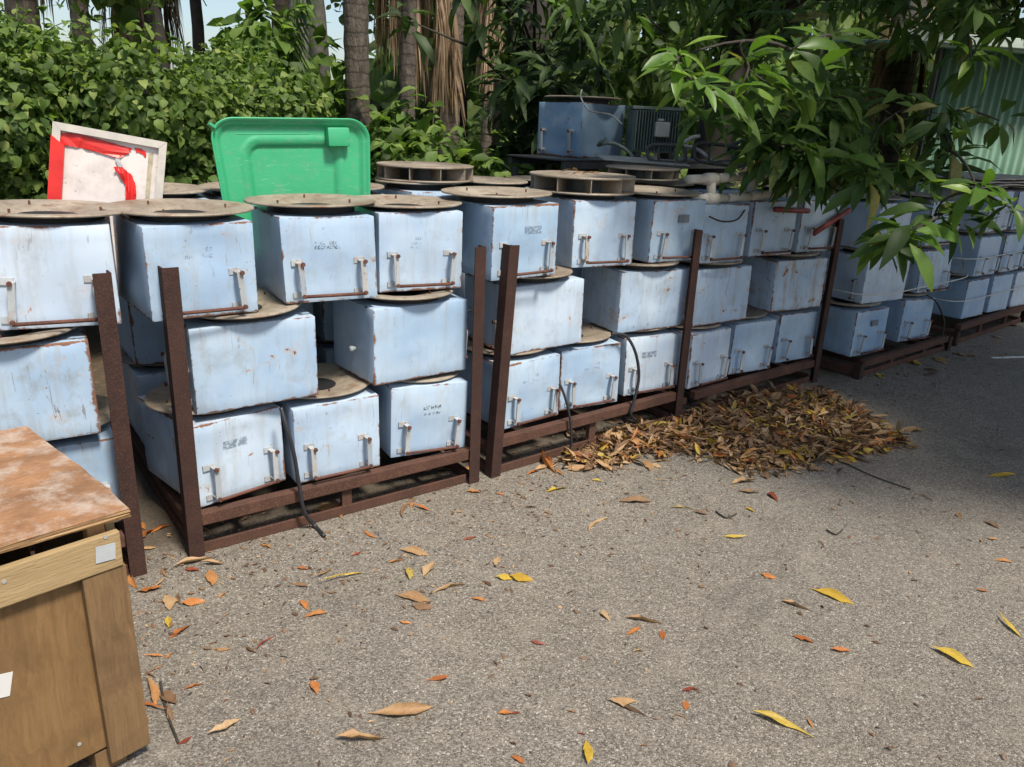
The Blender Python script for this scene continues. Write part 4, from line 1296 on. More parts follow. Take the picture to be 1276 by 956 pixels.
far_tree('slim grey-trunked tree standing between the vine thicket and the dark palm', -3.1, 11.0, 7.5, 1.7, 3.6, L_FAR, M_BARKG, 1500, .26, 1, rt=.13)
far_tree('creeper-covered dark tree above the left half of the green lid', -4.1, 9.6, 6.5, 1.1, 1.6, L_VINE, M_BARKD, 2000, .18, 2, HEART, .10)
far_tree('dark leafy tree beyond the vine thicket at the wood edge', -9.4, 10.5, 7.5, 1.9, 2.0, L_FAR, M_BARK, 1700, .26, 3)
far_tree('twin grey tree deep in the wood behind the slim grey trunk', -3.6, 15.0, 9, 2.3, 4.4, L_FAR, M_BARKG, 1700, .34, 4, rt=.18)
FT = [(-8.0, 25), (-5.4, 21), (-1.6, 22), (.8, 19), (3.0, 21), (5.4, 18), (8.2, 20), (11, 17), (1.8, 26), (-3.2, 28), (6.5, 26), (12.5, 25), (-.6, 17.0), (9.2, 13), (-6.8, 17.5)]
for i, (x, y) in enumerate(FT):
    far_tree('leafy tree in the wood far behind the racks', x, y, random.uniform(8, 10), random.uniform(2.3, 3.0), 4.6 if x / y < -.17 else random.uniform(1.0, 2.4), L_FAR, M_BARKD, 1500, .36, 20 + i)
far_tree('unseen bushy tree added to shade the crate end of the racks', -5.6, 2.6, 5.5, 1.6, 1.0, L_FAR, M_BARK, 2200, .24, 61)  # out of view, added to darken the left box sides
far_tree('second unseen bushy tree added to shade the crate end of the racks', -5.4, .2, 5.5, 1.6, 1.0, L_FAR, M_BARK, 2200, .24, 62)  # likewise unseen, added to cut sky light from the left
# distant wood closing the view
n = 9000
th = rng.uniform(R(25), R(155), n); rd = rng.uniform(30, 44, n)
zz = rng.uniform(0, 1, n) * (np.where(th > R(100), 1.6, 4.4) + np.where(th > R(100), .5, 1.4) * np.sin(th * 17) + .8 * np.sin(th * 41))
P_ = np.stack([np.cos(th) * rd, np.sin(th) * rd, 1.0 + zz], 1)
w_ = leaf_batch('distant_wood', P_, unit(rng.normal(size=(n, 3)) + np.array([0, 0, -.3])), unit(rng.normal(size=(n, 3)) * .5 + np.array([0, -.5, .8])), rng.uniform(.7, 1.5, n), OVAL, L_FAR)
tag(w_, 'distant wood glimpsed between the palm trunks', 'wood', kind='stuff')

# ------------------------------------------------------------------ palms with skirts of dead fronds
def frond_mesh(L, droop, npair, w, seed, hang=.6, stiff=.0):
    r = random.Random(seed); m = MB(); pts = []
    for k in range(11):
        t = k / 10
        pts.append(Vector((L * t * (1 - .28 * droop * t), 0, L * (.28 * t - droop * t * t))))
    m.tube(pts, [.018 * (1 - .8 * k / 10) + .003 for k in range(11)], 5)
    for i in range(npair):
        t = .12 + .86 * i / npair
        k = min(9, int(t * 10)); p = pts[k].lerp(pts[k + 1], t * 10 - k); tg = (pts[k + 1] - pts[k]).normalized()
        ll = w * math.sin(math.pi * (.12 + .83 * t)) * r.uniform(.85, 1.1)
        for s in (-1, 1):
            d = (tg * .55 + Vector((0, s, 0)) * .8 + Vector((0, 0, -hang * r.uniform(.6, 1.2)))).normalized()
            q = p + d * ll * .55; e2 = q + (d + Vector((0, 0, -hang * .9))).normalized() * ll * .45
            wd = tg * .016
            n_ = len(m.v)
            m.v += [tuple(p - wd * .5), tuple(p + wd * .5), tuple(q + wd), tuple(q - wd), tuple(e2)]
            m.f += [(n_, n_ + 1, n_ + 2, n_ + 3), (n_ + 3, n_ + 2, n_ + 4)]
    return m.mesh('frond')


def skirt_mesh(L, seed, n=16, spread=.25):
    """one dead hanging frond: rachis with stringy leaflets"""
    r = random.Random(seed); m = MB()
    m.tube([(0, 0, 0), (.10, 0, -.06), (.15, 0, -L * .5), (.12, 0, -L)], [.018, .016, .011, .004], 5)
    for i in range(n):
        z0 = -L * r.uniform(.02, .8); ll = r.uniform(.3, .65) * L
        y0 = r.uniform(-.03, .03); y1 = y0 + r.uniform(-spread, spread); x0 = .13; x1 = .12 + r.uniform(-.05, .09); w = r.uniform(.010, .022)
        n_ = len(m.v)
        m.v += [(x0, y0 - w, z0), (x0, y0 + w, z0), ((x0 + x1) / 2 + .03, (y0 + y1) / 2 + w, z0 - ll * .5), ((x0 + x1) / 2 + .03, (y0 + y1) / 2 - w, z0 - ll * .5), (x1, y1, z0 - ll)]
        m.f += [(n_, n_ + 1, n_ + 2, n_ + 3), (n_ + 3, n_ + 2, n_ + 4)]
    return m.mesh('dead_frond')


GF = [frond_mesh(2.3, .75 + .25 * k, 30, .62, k, .5) for k in range(3)]
DF = [skirt_mesh(1.7 + .3 * k, 50 + k, 30, .11) for k in range(3)]


def palm(label, x, y, h, rt, skirt_z0, nskirt, ngreen=9, bark=M_BARK, sk_dir=None, seed=0, sks=1.0):
    if h > 4: h += 2.2; ngreen = 7
    r = random.Random(seed); base = Vector((x, y, gz(x, y) - .03))
    t = thing('palm_tree', label, 'palm', base, (0, 0, 0), 'palms in the wood behind')
    pr = []; ra = []
    k = int(h / .11)
    for i in range(k + 1):
        z = h * i / k
        pr.append((.04 * math.sin(z * .7 + seed), .04 * math.cos(z * .6 + seed) - .04, z)); ra.append(rt * (1.15 if i == 0 else 1) * (1.0 if i % 2 else .93))
    ob('trunk', MB().tube(pr, ra, 14).mesh('trunk', True), M_PALMT, t)
    for i in range(nskirt):
        a = r.uniform(0, 6.28) if sk_dir is None else sk_dir + r.uniform(-1.1, 1.1)
        s = r.uniform(.8, 1.1) * sks; Lk = (1.7 + .3 * (i % 3)) * s * 1.15
        z = skirt_z0 + Lk + (r.uniform(0, .35) if i < nskirt * .5 else r.uniform(.2, 2.2))
        ob('dead_frond', DF[i % 3], L_DEAD, t, (rt * .8 * math.cos(a), rt * .8 * math.sin(a), z), (R(r.uniform(-5, 5)), R(r.uniform(-6, 6)), a), (s, s, s))
    for i in range(ngreen):
        a = 2 * math.pi * i / max(1, ngreen) + r.uniform(-.3, .3)
        ob('frond', GF[i % 3], L_PALM, t, (0, 0, h - .05), (0, R(r.uniform(-25, 12)), a), (1, 1, 1))
    return t


def pxy(x, Y):
    p = at(x, 140, Y); return p.x, p.y
palm('shaggy brown palm trunk with dead fronds above the vine thicket', *pxy(186, 11), 5.6, .20, 1.15, 44, 10, M_BARK, None, 1)
palm('slim grey palm trunk above the thicket, beside the shaggy brown one', *pxy(118, 14), 6.2, .15, 2.4, 8, 9, M_BARKG, None, 2)
palm('dark ringed palm trunk rising just behind the green lid', *pxy(452, 8.3), 5.2, .125, 3.2, 5, 10, M_BARKD, None, 3)
palm('pale palm with a long curtain of dead fronds, beside the dark ringed trunk', *pxy(512, 10.5), 5.4, .10, 1.75, 30, 9, M_BARK, None, 4, 1.05)
palm('palm with brown dead fronds hanging down its left side to the undergrowth', *pxy(562, 12.5), 6.0, .16, 1.0, 20, 9, M_BARK, R(205), 5, .9)
palm('far straw-coloured palm skirt next to the dark tree', *pxy(606, 14.5), 6.0, .10, 1.2, 14, 9, M_BARK, None, 6, .8)
palm('shaggy palm behind the mango branches, left of the corrugated shed', *pxy(1106, 11.0), 5.6, .2, 1.0, 22, 9, M_BARK, None, 7)
palm('leafy palm at the edge of the wood beyond the vine thicket', *pxy(50, 9.5), 3.5, .17, 2.0, 5, 11, M_BARK, None, 8)
palm('tall palm deep in the wood between the slim trunk and the pale curtain', *pxy(362, 13), 6.5, .17, 3.6, 6, 9, M_BARKG, None, 9)
# one big green frond hanging in front of the dark ringed trunk
fp = at(412, -40, 8.1)
fr_ = frond_mesh(2.4, 1.25, 34, .55, 77, .7)
pd = [o for o in C.objects if o.name.startswith('palm_tree') and 'dark ringed' in o['label']][0]
ob('frond', fr_, L_PALM, pd, Vector((fp.x + .15, fp.y, fp.z + .2)) - pd.location, (0, R(38), R(205)))

# ------------------------------------------------------------------ dark tree in front of the far wood
def spray(ctr, n, size, r, spread=.06, down=.16, axis=None):
    """positions, directions, ups of one rosette of lance leaves"""
    p = []; d = []; u = []
    for k in range(n):
        a = k * 2.4 + r.uniform(-.3, .3); el = r.uniform(-.75, .8)
        dv_ = Vector((math.cos(a) * math.cos(el), math.sin(a) * math.cos(el), math.sin(el) - down)).normalized()
        p.append(Vector(ctr) + dv_ * r.uniform(.0, spread) + Vector((0, 0, r.uniform(-spread, spread)))); d.append(dv_); u.append(Vector((r.uniform(-.2, .5), r.uniform(-.9, .1), .9)))
    return p, d, u


def crown_batch(name, ctrs, per, size, mat, parent, seed, temps):
    r = random.Random(seed); P = []; D = []; U = []; S = []
    pl = parent.location
    for c_ in ctrs:
        k = int(per * r.uniform(.7, 1.2)); p, d, u = spray(c_, k, size, r, .09)
        P += [q - pl for q in p]; D += d; U += u; S += [size * r.uniform(.6, 1.15) for _ in range(k)]
    o = leaf_batch(name, np.array(P), np.array(D), np.array(U), np.array(S), temps, mat, parent); o['kind'] = 'stuff'
    return o


r = random.Random(3)
tb0 = at(662, 160, 8.2); dt = thing('lance_leaved_tree', 'dark-trunked tree with long drooping leaves beside the raised blue box', 'tree', (tb0.x, tb0.y, gz(tb0.x, tb0.y) - .03))
ob('trunk', MB().tube([(0, 0, 0), (.03, 0, 1.0), (-.02, .03, 2.2), (.05, 0, 4.2)], [.19, .16, .15, .11], 12).mesh('trunk', True), M_BARKD, dt)
ct = []
for k in range(64):
    X = r.gauss(652, 40); Yp = r.uniform(-60, 215)
    if 505 < X < 620 and Yp > 40: X = r.uniform(615, 690)
    ct.append(at(X, Yp, r.uniform(6.9, 8.8)))
for k in range(6): ct.append(Vector((tb0.x + r.gauss(0, .9), tb0.y + r.gauss(.3, .9), r.uniform(3.0, 4.8))))
m = MB()
for c_ in ct[::2]:
    s = Vector((0, 0, max(.6, c_.z - dt.location.z - r.uniform(.2, .6)))); q = Vector(c_) - dt.location
    ob('limb', MB().tube([s, s.lerp(q, .55) + Vector((0, 0, .12)), q], [.022, .014, .005], 5).mesh('limb', True), M_BARKD, dt)
crown_batch('crown', ct, 16, .30, L_DARK, dt, 8, LANCE_S)

# ------------------------------------------------------------------ mango tree over the racks
MT = Vector((1.62, 7.15, 0)); MT.z = gz(MT.x, MT.y) - .03
mt = thing('mango_tree', 'mango tree with long glossy leaves overhanging the racks and driveway', 'tree', MT)
ob('trunk', MB().tube([(0, 0, 0), (-.05, -.05, .8), (.02, -.12, 1.7), (.12, -.15, 2.5)], [.24, .19, .17, .15], 14).mesh('trunk', True), M_BARKD, mt)
fork = MT + Vector((.12, -.15, 2.45))
LIMBS = [((1.0, 5.2, 3.15), (.9, 3.9, 3.0)), ((2.1, 4.9, 3.0), (2.2, 3.6, 3.5)), ((3.0, 5.6, 3.3), (3.0, 4.0, 3.0)),
         ((3.6, 6.6, 3.4), (5.2, 5.4, 3.8)), ((2.4, 6.0, 3.9), (3.4, 3.6, 4.4)), ((1.2, 7.0, 4.3), (.4, 6.6, 5.2)), ((2.6, 8.2, 4.2), (3.5, 9.0, 4.8)), ((4.3, 4.6, 3.9), (5.2, 3.0, 4.1))]
lv = []
for a, b_ in LIMBS:
    a = Vector(a); b_ = Vector(b_); st_ = fork if a.y > 4.7 else Vector((3.0, 5.6, 3.0))
    mid1 = st_.lerp(a, .5) + Vector((r.uniform(-.1, .1), r.uniform(-.1, .1), .12))
    ob('limb', MB().tube([p - MT for p in (st_, mid1, a, a.lerp(b_, .5) + Vector((0, 0, .06)), b_)], [.085, .07, .05, .034, .014], 9).mesh('limb', True), M_BARKD, mt)
    lv += [a.lerp(b_, q_ / 8) for q_ in range(9)] + [mid1]
NET = list(lv)
def grow(c_):
    q = min(NET, key=lambda p: (p - c_).length + .35 * max(0, c_.z - p.z))
    mid_ = q.lerp(c_, .5) + Vector((r.uniform(-.05, .05), r.uniform(-.05, .05), .01 + .07 * (q - c_).length))
    NET.append(c_); NET.append(mid_)
    return [q * ((1 - u_) ** 2) + (mid_ * 2 - (q + c_) / 2) * (2 * u_ * (1 - u_)) + c_ * u_ ** 2 for u_ in (0, .17, .34, .5, .67, .84, 1)]
ROS = [(845, 72, 3.95, 15, .25, 1), (872, 108, 3.9, 15, .26, 1), (915, 118, 4.1, 13, .26, 1), (880, 140, 4.2, 12, .27, 0), (930, 78, 4.2, 13, .26, 0), (985, 62, 4.3, 14, .28, 0),
       (962, 108, 4.25, 12, .25, 0), (1010, 100, 4.4, 12, .27, 0), (1132, 288, 4.05, 17, .30, 1), (1105, 300, 4.2, 12, .26, 0), (1165, 268, 4.25, 13, .28, 0), (1218, 238, 4.1, 15, .26, 1), (1195, 268, 4.3, 11, .24, 0),
       (1080, 215, 4.4, 13, .28, 0), (1043, 205, 4.55, 12, .30, 0), (1000, 190, 4.55, 12, .30, 0), (958, 198, 4.6, 11, .30, 0), (1120, 215, 4.5, 12, .28, 0), (1160, 205, 4.6, 11, .27, 0), (1210, 72, 4.7, 13, .30, 0),
       (1245, 150, 4.7, 10, .26, 0), (1035, 50, 4.6, 11, .28, 0), (1262, 260, 4.0, 8, .25, 1)]
YR = [at(X, Yp, Dp) for (X, Yp, Dp, k, s, young) in ROS if young or Yp < 80]
def clear(q):
    """gaps in the canopy that let the sun reach the young rosettes; open over the wood behind"""
    if q.y > 5.3 and q.x < 3.2: return False
    for c_ in YR:
        w = q - c_; t_ = w.dot(SUN)
        if t_ > .3 and (w - SUN * t_).length < .34: return False
    return True
# the rest of the crown
ct = []
for k in range(115):
    X = r.uniform(690, 1290); Yp = r.uniform(-50, 205) if X > 940 else r.uniform(-50, 70)
    if 1075 < X < 1150 and 55 < Yp < 190 and r.random() < .9: continue
    if X > 1120 and Yp > 45 and r.random() < .93: continue
    if 690 < X < 850 and Yp > 15: continue
    ct.append(at(X, Yp, r.uniform(4.7, 7.6)))
for k in range(20): ct.append(at(r.uniform(930, 1190), r.uniform(140, 222), r.uniform(4.5, 5.0)))
for a, b_ in LIMBS:
    for k in range(24):
        q = Vector(a).lerp(Vector(b_), r.uniform(-.4, 1.1)) + Vector((r.gauss(0, .42), r.gauss(0, .42), r.gauss(.2, .30)))
        if pix(q)[1] < -45 and clear(q): ct.append(q)
for k in range(1900):   # the canopy above the picture, over racks and driveway
    q = Vector((r.uniform(.7, 6.5), r.uniform(1.9, 7.5), r.uniform(3.0, 4.4)))
    if q.x < 1.7 + max(0, (3.6 - q.y)) * .7 or pix(q)[1] > -45 or not clear(q): continue
    ct.append(q)
crown_batch('crown', ct, 19, .23, L_MANGO, mt, 9, LANCE_S)
m = MB()
for c_ in sorted(ct, key=lambda p: min((p - q_).length for q_ in lv)):
    m.tube([p - MT for p in grow(c_)], [.007, .0066, .006, .0053, .0045, .0038, .003], 4)
ob('fine_twigs', m.mesh('twig', True), M_BARKD, mt)['kind'] = 'stuff'

# rosettes seen one by one, with their own leaves
nl = 0
for (X, Yp, Dp, k, s, young) in sorted(ROS, key=lambda a: a[1]):
    c_ = at(X, Yp, Dp)
    ob('twig', MB().tube([p - MT for p in grow(c_)], [.009, .0083, .0076, .007, .006, .0052, .0045], 6).mesh('twig', True), M_BARKD, mt)
    p, d, u = spray(c_, k, s, r, .05, .14)
    for a, b_, uu_ in zip(p, d, u):
        if nl >= 295: break
        leaf_object(random.choice(LANCE_MY if random.random() < (.75 if young else .2) else LANCE_MG), mt, a, b_, uu_, s * r.uniform(.55, 1.05), MT); nl += 1

# ------------------------------------------------------------------ fallen leaves
_q = random.Random(5)
CURLT = [leaf_T([.05, .35, .75, 1, .98, .8, .45, .04], 0, _q.uniform(-.16, .14), .06, 5, 40 + k, _q.uniform(.15, .22), _q.uniform(-1, 1), _q.uniform(.7, 2.3), .25, _q.uniform(-.12, .12)) for k in range(14)]
FLATT = [leaf_T([.05, .4, .8, 1, .97, .78, .42, .04], _q.uniform(.1, .5), _q.uniform(-.16, .14), .06, 5, 60 + k, _q.uniform(.12, .2), _q.uniform(-.4, .4), 0, .2, _q.uniform(-.10, .10)) for k in range(10)]
FM = {}
for key, mat in (('yellow', F_YEL), ('orange', F_ORA), ('red', F_RED), ('tan', F_TAN), ('brown', F_BRN)):
    FM[key] = ([tmesh(T, 'fallen_leaf') for T in FLATT], [tmesh(T, 'fallen_leaf') for T in CURLT])
    for l in FM[key]:
        for me in l: me.materials.append(mat)
WORD = {'yellow': 'yellow', 'orange': 'orange-brown', 'red': 'reddish', 'tan': 'tan', 'brown': 'dark brown'}


def fallen(x, y, ln, ang, col, curled, where='scattered on the open asphalt', z=0.0, rx=None):
    me = random.choice(FM[col][1 if curled else 0])
    zmin = min(v.co.z for v in me.vertices)
    rot = (R(random.uniform(-7, 7)) if rx is None else rx[0], R(random.uniform(-4, 4)) if rx is None else rx[1], ang)
    low = min((Euler(rot).to_matrix() @ v.co).z for v in me.vertices) * ln
    o = ob('fallen_leaf', me, None, None, (x, y, z - low + .001), rot, (ln, ln * random.uniform(.85, 1.15), ln))
    return tag(o, '%s %s leaf %s' % ('curled' if curled else 'flat', WORD[col], where), 'leaf', '%s %s leaves %s' % ('curled' if curled else 'flat', WORD[col], where))


# photo leaves: pixel position, length and slant in pixels, colour, curled
LV = []
Z7 = [(225, 265, 150, -15, 't', 1), (210, 292, 50, 5, 'r', 0), (215, 400, 85, -8, 'o', 0), (312, 375, 40, -30, 'o', 0), (132, 465, 35, 80, 'y', 0), (170, 497, 85, -30, 'o', 0), (80, 577, 80, 0, 'o', 1), (135, 575, 35, -40, 'o', 0),
      (88, 622, 75, -25, 'o', 1), (215, 680, 75, -15, 'o', 1), (310, 553, 60, 0, 't', 1), (408, 555, 45, 30, 'b', 1), (455, 535, 80, -40, 'r', 1), (508, 555, 30, 0, 'b', 1), (617, 680, 48, 70, 'o', 0), (135, 770, 70, 80, 'b', 1),
      (187, 855, 55, -30, 'r', 0), (318, 812, 125, -30, 't', 0), (900, 758, 210, -5, 't', 1), (780, 853, 180, -3, 't', 1), (1020, 655, 80, 0, 'o', 1), (1250, 765, 52, 0, 'o', 0), (920, 465, 45, 5, 'o', 0), (1160, 390, 50, 10, 'o', 0),
      (1060, 355, 120, -15, 't', 1), (945, 385, 120, 10, 't', 1), (975, 413, 75, 5, 'b', 0), (560, 340, 65, 15, 'b', 1), (640, 305, 80, -30, 'b', 1), (712, 320, 150, -15, 'y', 1), (620, 440, 80, -10, 'o', 0), (580, 408, 40, 50, 'o', 0),
      (930, 303, 45, 85, 'y', 0), (890, 262, 60, -15, 'o', 1), (950, 235, 100, 10, 't', 1), (997, 290, 65, -50, 't', 0), (755, 237, 40, -20, 'r', 0), (800, 172, 55, 30, 'o', 1), (930, 85, 80, -50, 'b', 1), (455, 213, 40, 20, 'o', 0),
      (1130, 187, 45, -10, 'r', 0), (1145, 33, 50, 5, 'o', 0), (675, 365, 35, 0, 'b', 0), (578, 287, 40, 10, 'o', 0), (1188, 337, 35, 30, 'b', 0), (1250, 318, 65, 0, 'y', 0), (1225, 262, 35, -60, 't', 0), (50, 180, 90, -30, 'o', 0),
      (62, 220, 60, 0, 't', 1), (20, 330, 60, 60, 'o', 1), (1235, 40, 25, 0, 'o', 0), (120, 300, 40, 60, 'b', 1), (75, 640, 40, 20, 'b', 1)]
Z8 = [(212, 187, 60, -35, 't', 1), (305, 130, 80, 0, 'b', 0), (45, 143, 35, 0, 'b', 1), (107, 100, 55, -10, 'y', 0), (208, 77, 25, 0, 'y', 0), (50, 58, 35, -15, 'o', 0), (425, 148, 60, 5, 'y', 1), (470, 158, 40, 10, 'b', 0), (592, 150, 28, 30, 'y', 0),
      (552, 218, 60, 5, 'y', 1), (652, 116, 28, 60, 'r', 0), (577, 83, 62, -5, 't', 0), (590, 105, 60, 5, 'b', 0), (1213, 67, 75, 5, 'y', 1), (1030, 120, 45, 30, 'b', 1), (1117, 165, 20, 60, 't', 0), (1195, 188, 45, 25, 'b', 0), (1200, 223, 30, 8, 't', 0),
      (1225, 278, 45, 8, 'o', 0), (1172, 352, 32, 5, 'o', 0), (638, 316, 42, 15, 'o', 0), (768, 235, 30, 50, 'b', 1), (840, 217, 15, 0, 'r', 0), (800, 367, 115, 20, 'y', 1), (710, 390, 85, 18, 't', 1), (725, 474, 55, 18, 'o', 0), (818, 500, 52, 0, 'o', 0),
      (330, 427, 100, 8, 't', 1), (300, 450, 45, -30, 'o', 1), (373, 463, 24, 80, 'o', 0), (312, 503, 28, 0, 't', 0), (62, 482, 40, 10, 'r', 0), (232, 413, 30, 60, 't', 0), (20, 322, 62, 5, 'y', 0), (442, 600, 40, -8, 'r', 0), (275, 627, 70, 0, 't', 0),
      (298, 652, 78, 22, 'b', 1), (420, 668, 40, 25, 't', 1), (432, 638, 26, 80, 'o', 0), (740, 680, 36, 55, 'o', 1), (675, 690, 165, 20, 'y', 1), (1100, 520, 120, 24, 'y', 1), (1243, 440, 85, 45, 'y', 1), (183, 757, 62, 85, 'y', 0), (170, 710, 22, 10, 'r', 0),
      (5, 658, 28, 0, 'r', 0), (10, 775, 40, 30, 'o', 0), (155, 47, 90, 0, 't', 1), (95, 40, 80, 60, 'o', 1)]
for (ox, oy, k, lst) in ((160, 600, .376, Z7), (640, 560, .4984, Z8)):
    for (x, y, ln, an, c_, cu) in lst:
        X, Yp = ox + x * k, oy + y * k; hl = ln * k / 2 * 1.02
        dx, dy = hl * math.cos(R(an)), hl * math.sin(R(an))
        a = atz(X - dx, Yp - dy, .005); b_ = atz(X + dx, Yp + dy, .005)
        v_ = b_ - a
        L_ = min(v_.length, .27)
        fallen(a.x, a.y, L_, math.atan2(v_.y, v_.x), {'y': 'yellow', 'o': 'orange', 'r': 'red', 't': 'tan', 'b': 'brown'}[c_], cu)
for k in range(20):
    X, Yp = random.choice(((190, 668), (235, 702), (205, 740), (215, 880), (505, 632), (650, 590), (700, 575))); p = atz(X + random.gauss(0, 16), Yp + random.gauss(0, 7), 0)
    fallen(p.x, p.y, random.uniform(.06, .14), random.uniform(0, 6.28), random.choice(['orange', 'tan', 'brown', 'orange']), random.random() < .6, 'fallen at the foot of the racks and crate')
# leaves gathered along and under the racks
for k in range(34):
    key = random.choice('AABBCD'); q0, qe, qn, qL = AX[key]
    p = q0 + qe * random.uniform(0, qL) + qn * random.uniform(.10, .40)
    fallen(p.x, p.y, random.uniform(.08, .16), random.uniform(0, 6.28), random.choice(['tan', 'brown', 'orange', 'brown']), random.random() < .6, 'lying under the rusty racks')
for k in range(20):
    q0, qe, qn, qL = AX[random.choice('DE')]
    p = q0 + qe * random.uniform(-.2, qL) + qn * random.uniform(-.35, -.03)
    fallen(p.x, p.y, random.uniform(.09, .16), random.uniform(0, 6.28), random.choice(['tan', 'brown', 'yellow', 'orange', 'tan']), random.random() < .6, 'gathered along the low pallets')

# the swept heap: outline in photo pixels
OUT = [(705, 578), (740, 548), (800, 530), (850, 524), (880, 508), (930, 495), (985, 489), (1030, 495), (1068, 511), (1100, 530), (1138, 558), (1090, 566), (1030, 578), (985, 588), (945, 594), (900, 578), (850, 566), (800, 572), (760, 582), (725, 583)]
OW = [atz(*p) for p in OUT]
def inside(x, y):
    c = False; j = len(OW) - 1
    for i in range(len(OW)):
        a, b_ = OW[i], OW[j]
        if (a.y > y) != (b_.y > y) and x < (b_.x - a.x) * (y - a.y) / (b_.y - a.y) + a.x: c = not c
        j = i
    return c
def edged(x, y):
    d = 9
    for i in range(len(OW)):
        a = OW[i].xy; b_ = OW[(i + 1) % len(OW)].xy; ab = b_ - a; t_ = max(0, min(1, (Vector((x, y)) - a).dot(ab) / ab.length_squared))
        d = min(d, (Vector((x, y)) - a - ab * t_).length)
    return d
bx = [p.x for p in OW]; by = [p.y for p in OW]
def heap_h(x, y):
    if not inside(x, y): return 0
    d = edged(x, y); return .085 * (1 - math.exp(-d / .22)) * (.8 + .25 * math.sin(x * 9) * math.sin(y * 7)) + .004
P = []
while len(P) < 3800:
    x, y = random.uniform(min(bx), max(bx)), random.uniform(min(by), max(by))
    if inside(x, y): P.append((x, y, heap_h(x, y) ))
random.shuffle(P)
# front/top leaves individually (largest in view), the rest as one mass
P.sort(key=lambda p: (p[0] ** 2 + p[1] ** 2))
ind = P[:75] + random.sample(P[75:], 40); rest = [p for p in P if p not in set(ind)]
cols = ['tan', 'brown', 'tan', 'brown', 'orange', 'yellow', 'tan', 'brown', 'brown', 'tan', 'brown', 'tan', 'tan']
for (x, y, h_) in ind:
    fallen(x, y, random.uniform(.065, .125), random.uniform(0, 6.28), random.choice(cols), random.random() < .65, 'on top of the swept leaf heap', h_ * random.uniform(.9, 1.1), (random.gauss(0, .35), random.gauss(0, .30)))
hp = thing('leaf_heap', 'swept heap of dead brown and yellow leaves against the rack', 'leaf heap', (OW[0].x + 1, OW[0].y + .5, 0))
for k, (mat, fr_) in enumerate(((F_TAN, .42), (F_BRN, .40), (F_ORA, .09), (F_YEL, .09))):
    n = int(len(rest) * fr_); sel = random.sample(rest, n)
    pos = np.array([(x, y, h_ * random.uniform(.55, 1.0) + .008) for x, y, h_ in sel]) - np.array(hp.location)
    a = rng.uniform(0, 6.28, n); el = rng.normal(0, .35, n)
    dd = np.stack([np.cos(a) * np.cos(el), np.sin(a) * np.cos(el), np.sin(el)], 1)
    o = leaf_batch(('tan_leaves', 'brown_leaves', 'orange_leaves', 'yellow_leaves')[k], pos, dd, unit(rng.normal(size=(n, 3)) * .45 + np.array([0, 0, 1])), rng.uniform(.055, .115, n), CURLT + FLATT[:4], mat, hp); o['kind'] = 'stuff'
# core of the heap so that no gaps show the ground
m = MB(); N = 26; idx = {}
for j in range(N):
    for i in range(N):
        x = min(bx) + (max(bx) - min(bx)) * i / (N - 1); y = min(by) + (max(by) - min(by)) * j / (N - 1)
        if inside(x, y) and edged(x, y) > .03:
            idx[i, j] = len(m.v); m.v.append((x - hp.location.x, y - hp.location.y, heap_h(x, y) * .6))
for (i, j) in list(idx):
    if all(k in idx for k in ((i + 1, j), (i + 1, j + 1), (i, j + 1))): m.f.append((idx[i, j], idx[i + 1, j], idx[i + 1, j + 1], idx[i, j + 1]))
ob('litter_core', m.mesh('core', True), simple('crumbled_leaf_litter', (.075, .045, .026), .9, .5, 40, 0, 1.0), hp)
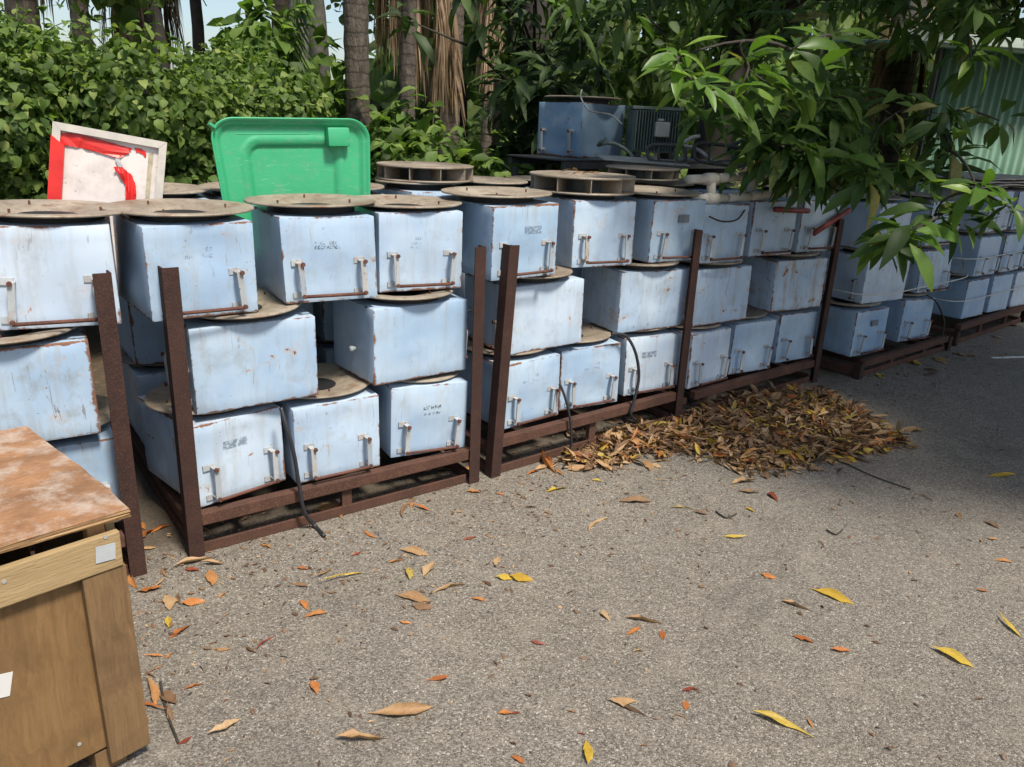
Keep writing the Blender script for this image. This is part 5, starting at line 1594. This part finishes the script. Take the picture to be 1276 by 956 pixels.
# leaves thinning out round the heap
for k in range(44):
    o_ = random.choice(OW[7:]); a = random.uniform(0, 6.28); q = abs(random.gauss(0, .16))
    x, y = o_.x + q * math.cos(a), o_.y + q * math.sin(a)
    if behind(x, y) < -.06 and not inside(x, y): fallen(x, y, random.uniform(.06, .15), random.uniform(0, 6.28), random.choice(cols), random.random() < .6, 'at the edge of the leaf heap')
# crumbs of leaf and grit
n = 5200
along = rng.uniform(-1.5, 6.5, n); off = -np.abs(rng.normal(0, .55, n)) + rng.normal(.15, .2, n); far_ = rng.uniform(size=n) < .30
off = np.where(far_, rng.uniform(-3.2, 0, n), off)
P3 = np.array(LINE0)[None] + along[:, None] * np.array(LE)[None] + off[:, None] * np.array(LNn)[None]; P3[:, 2] = .004
a = rng.uniform(0, 6.28, n)
for nm, lab, sl_, mat_, s0, s1 in (('leaf_crumbs', 'crumbs of dead leaf scattered over the asphalt', slice(0, 2400), F_BRN, .008, .032), ('pale_crumbs', 'pale specks of grit and straw over the asphalt', slice(2400, 3700), F_TAN, .006, .022), ('dark_grit', 'dark specks of grit over the asphalt', slice(3700, n), M_BARKD, .005, .016)):
    k_ = len(P3[sl_]); dd = np.stack([np.cos(a[sl_]), np.sin(a[sl_]), rng.normal(0, .15, k_)], 1)
    tag(leaf_batch(nm, P3[sl_], dd, unit(rng.normal(size=(k_, 3)) * .3 + np.array([0, 0, 1])), rng.uniform(s0, s1, k_), FLATT[:4], mat_), lab, 'grit', kind='stuff')
# twigs on the asphalt
for i, (a, b_, c_) in enumerate((((1050, 575), (1085, 592), (1135, 610)), ((892, 637), (905, 645), (918, 640)), ((200, 850), (207, 885), (222, 925)), ((1030, 660), (1042, 666), (1050, 660)))):
    pts = [atz(*p, .006) for p in (a, b_, c_)]
    cable(('thin dark twig on the asphalt below the leaf heap', 'short dark twig on the open asphalt', 'dark twig beside the foot of the plywood crate', 'tiny twig on the shaded asphalt')[i], pts, .0035, M_BARKD, 'twig', None, 'twig')
# litter on the fan wheel and ring lids
for k in range(9):
    a = random.uniform(0, 6.28); q = random.uniform(0, .10)
    fallen(WHEEL1.x + q * math.cos(a), WHEEL1.y + q * math.sin(a), random.uniform(.05, .10), random.uniform(0, 6.28), random.choice(['brown', 'tan', 'brown']), True, 'on the fan wheel top', WHEEL1.z + .091)
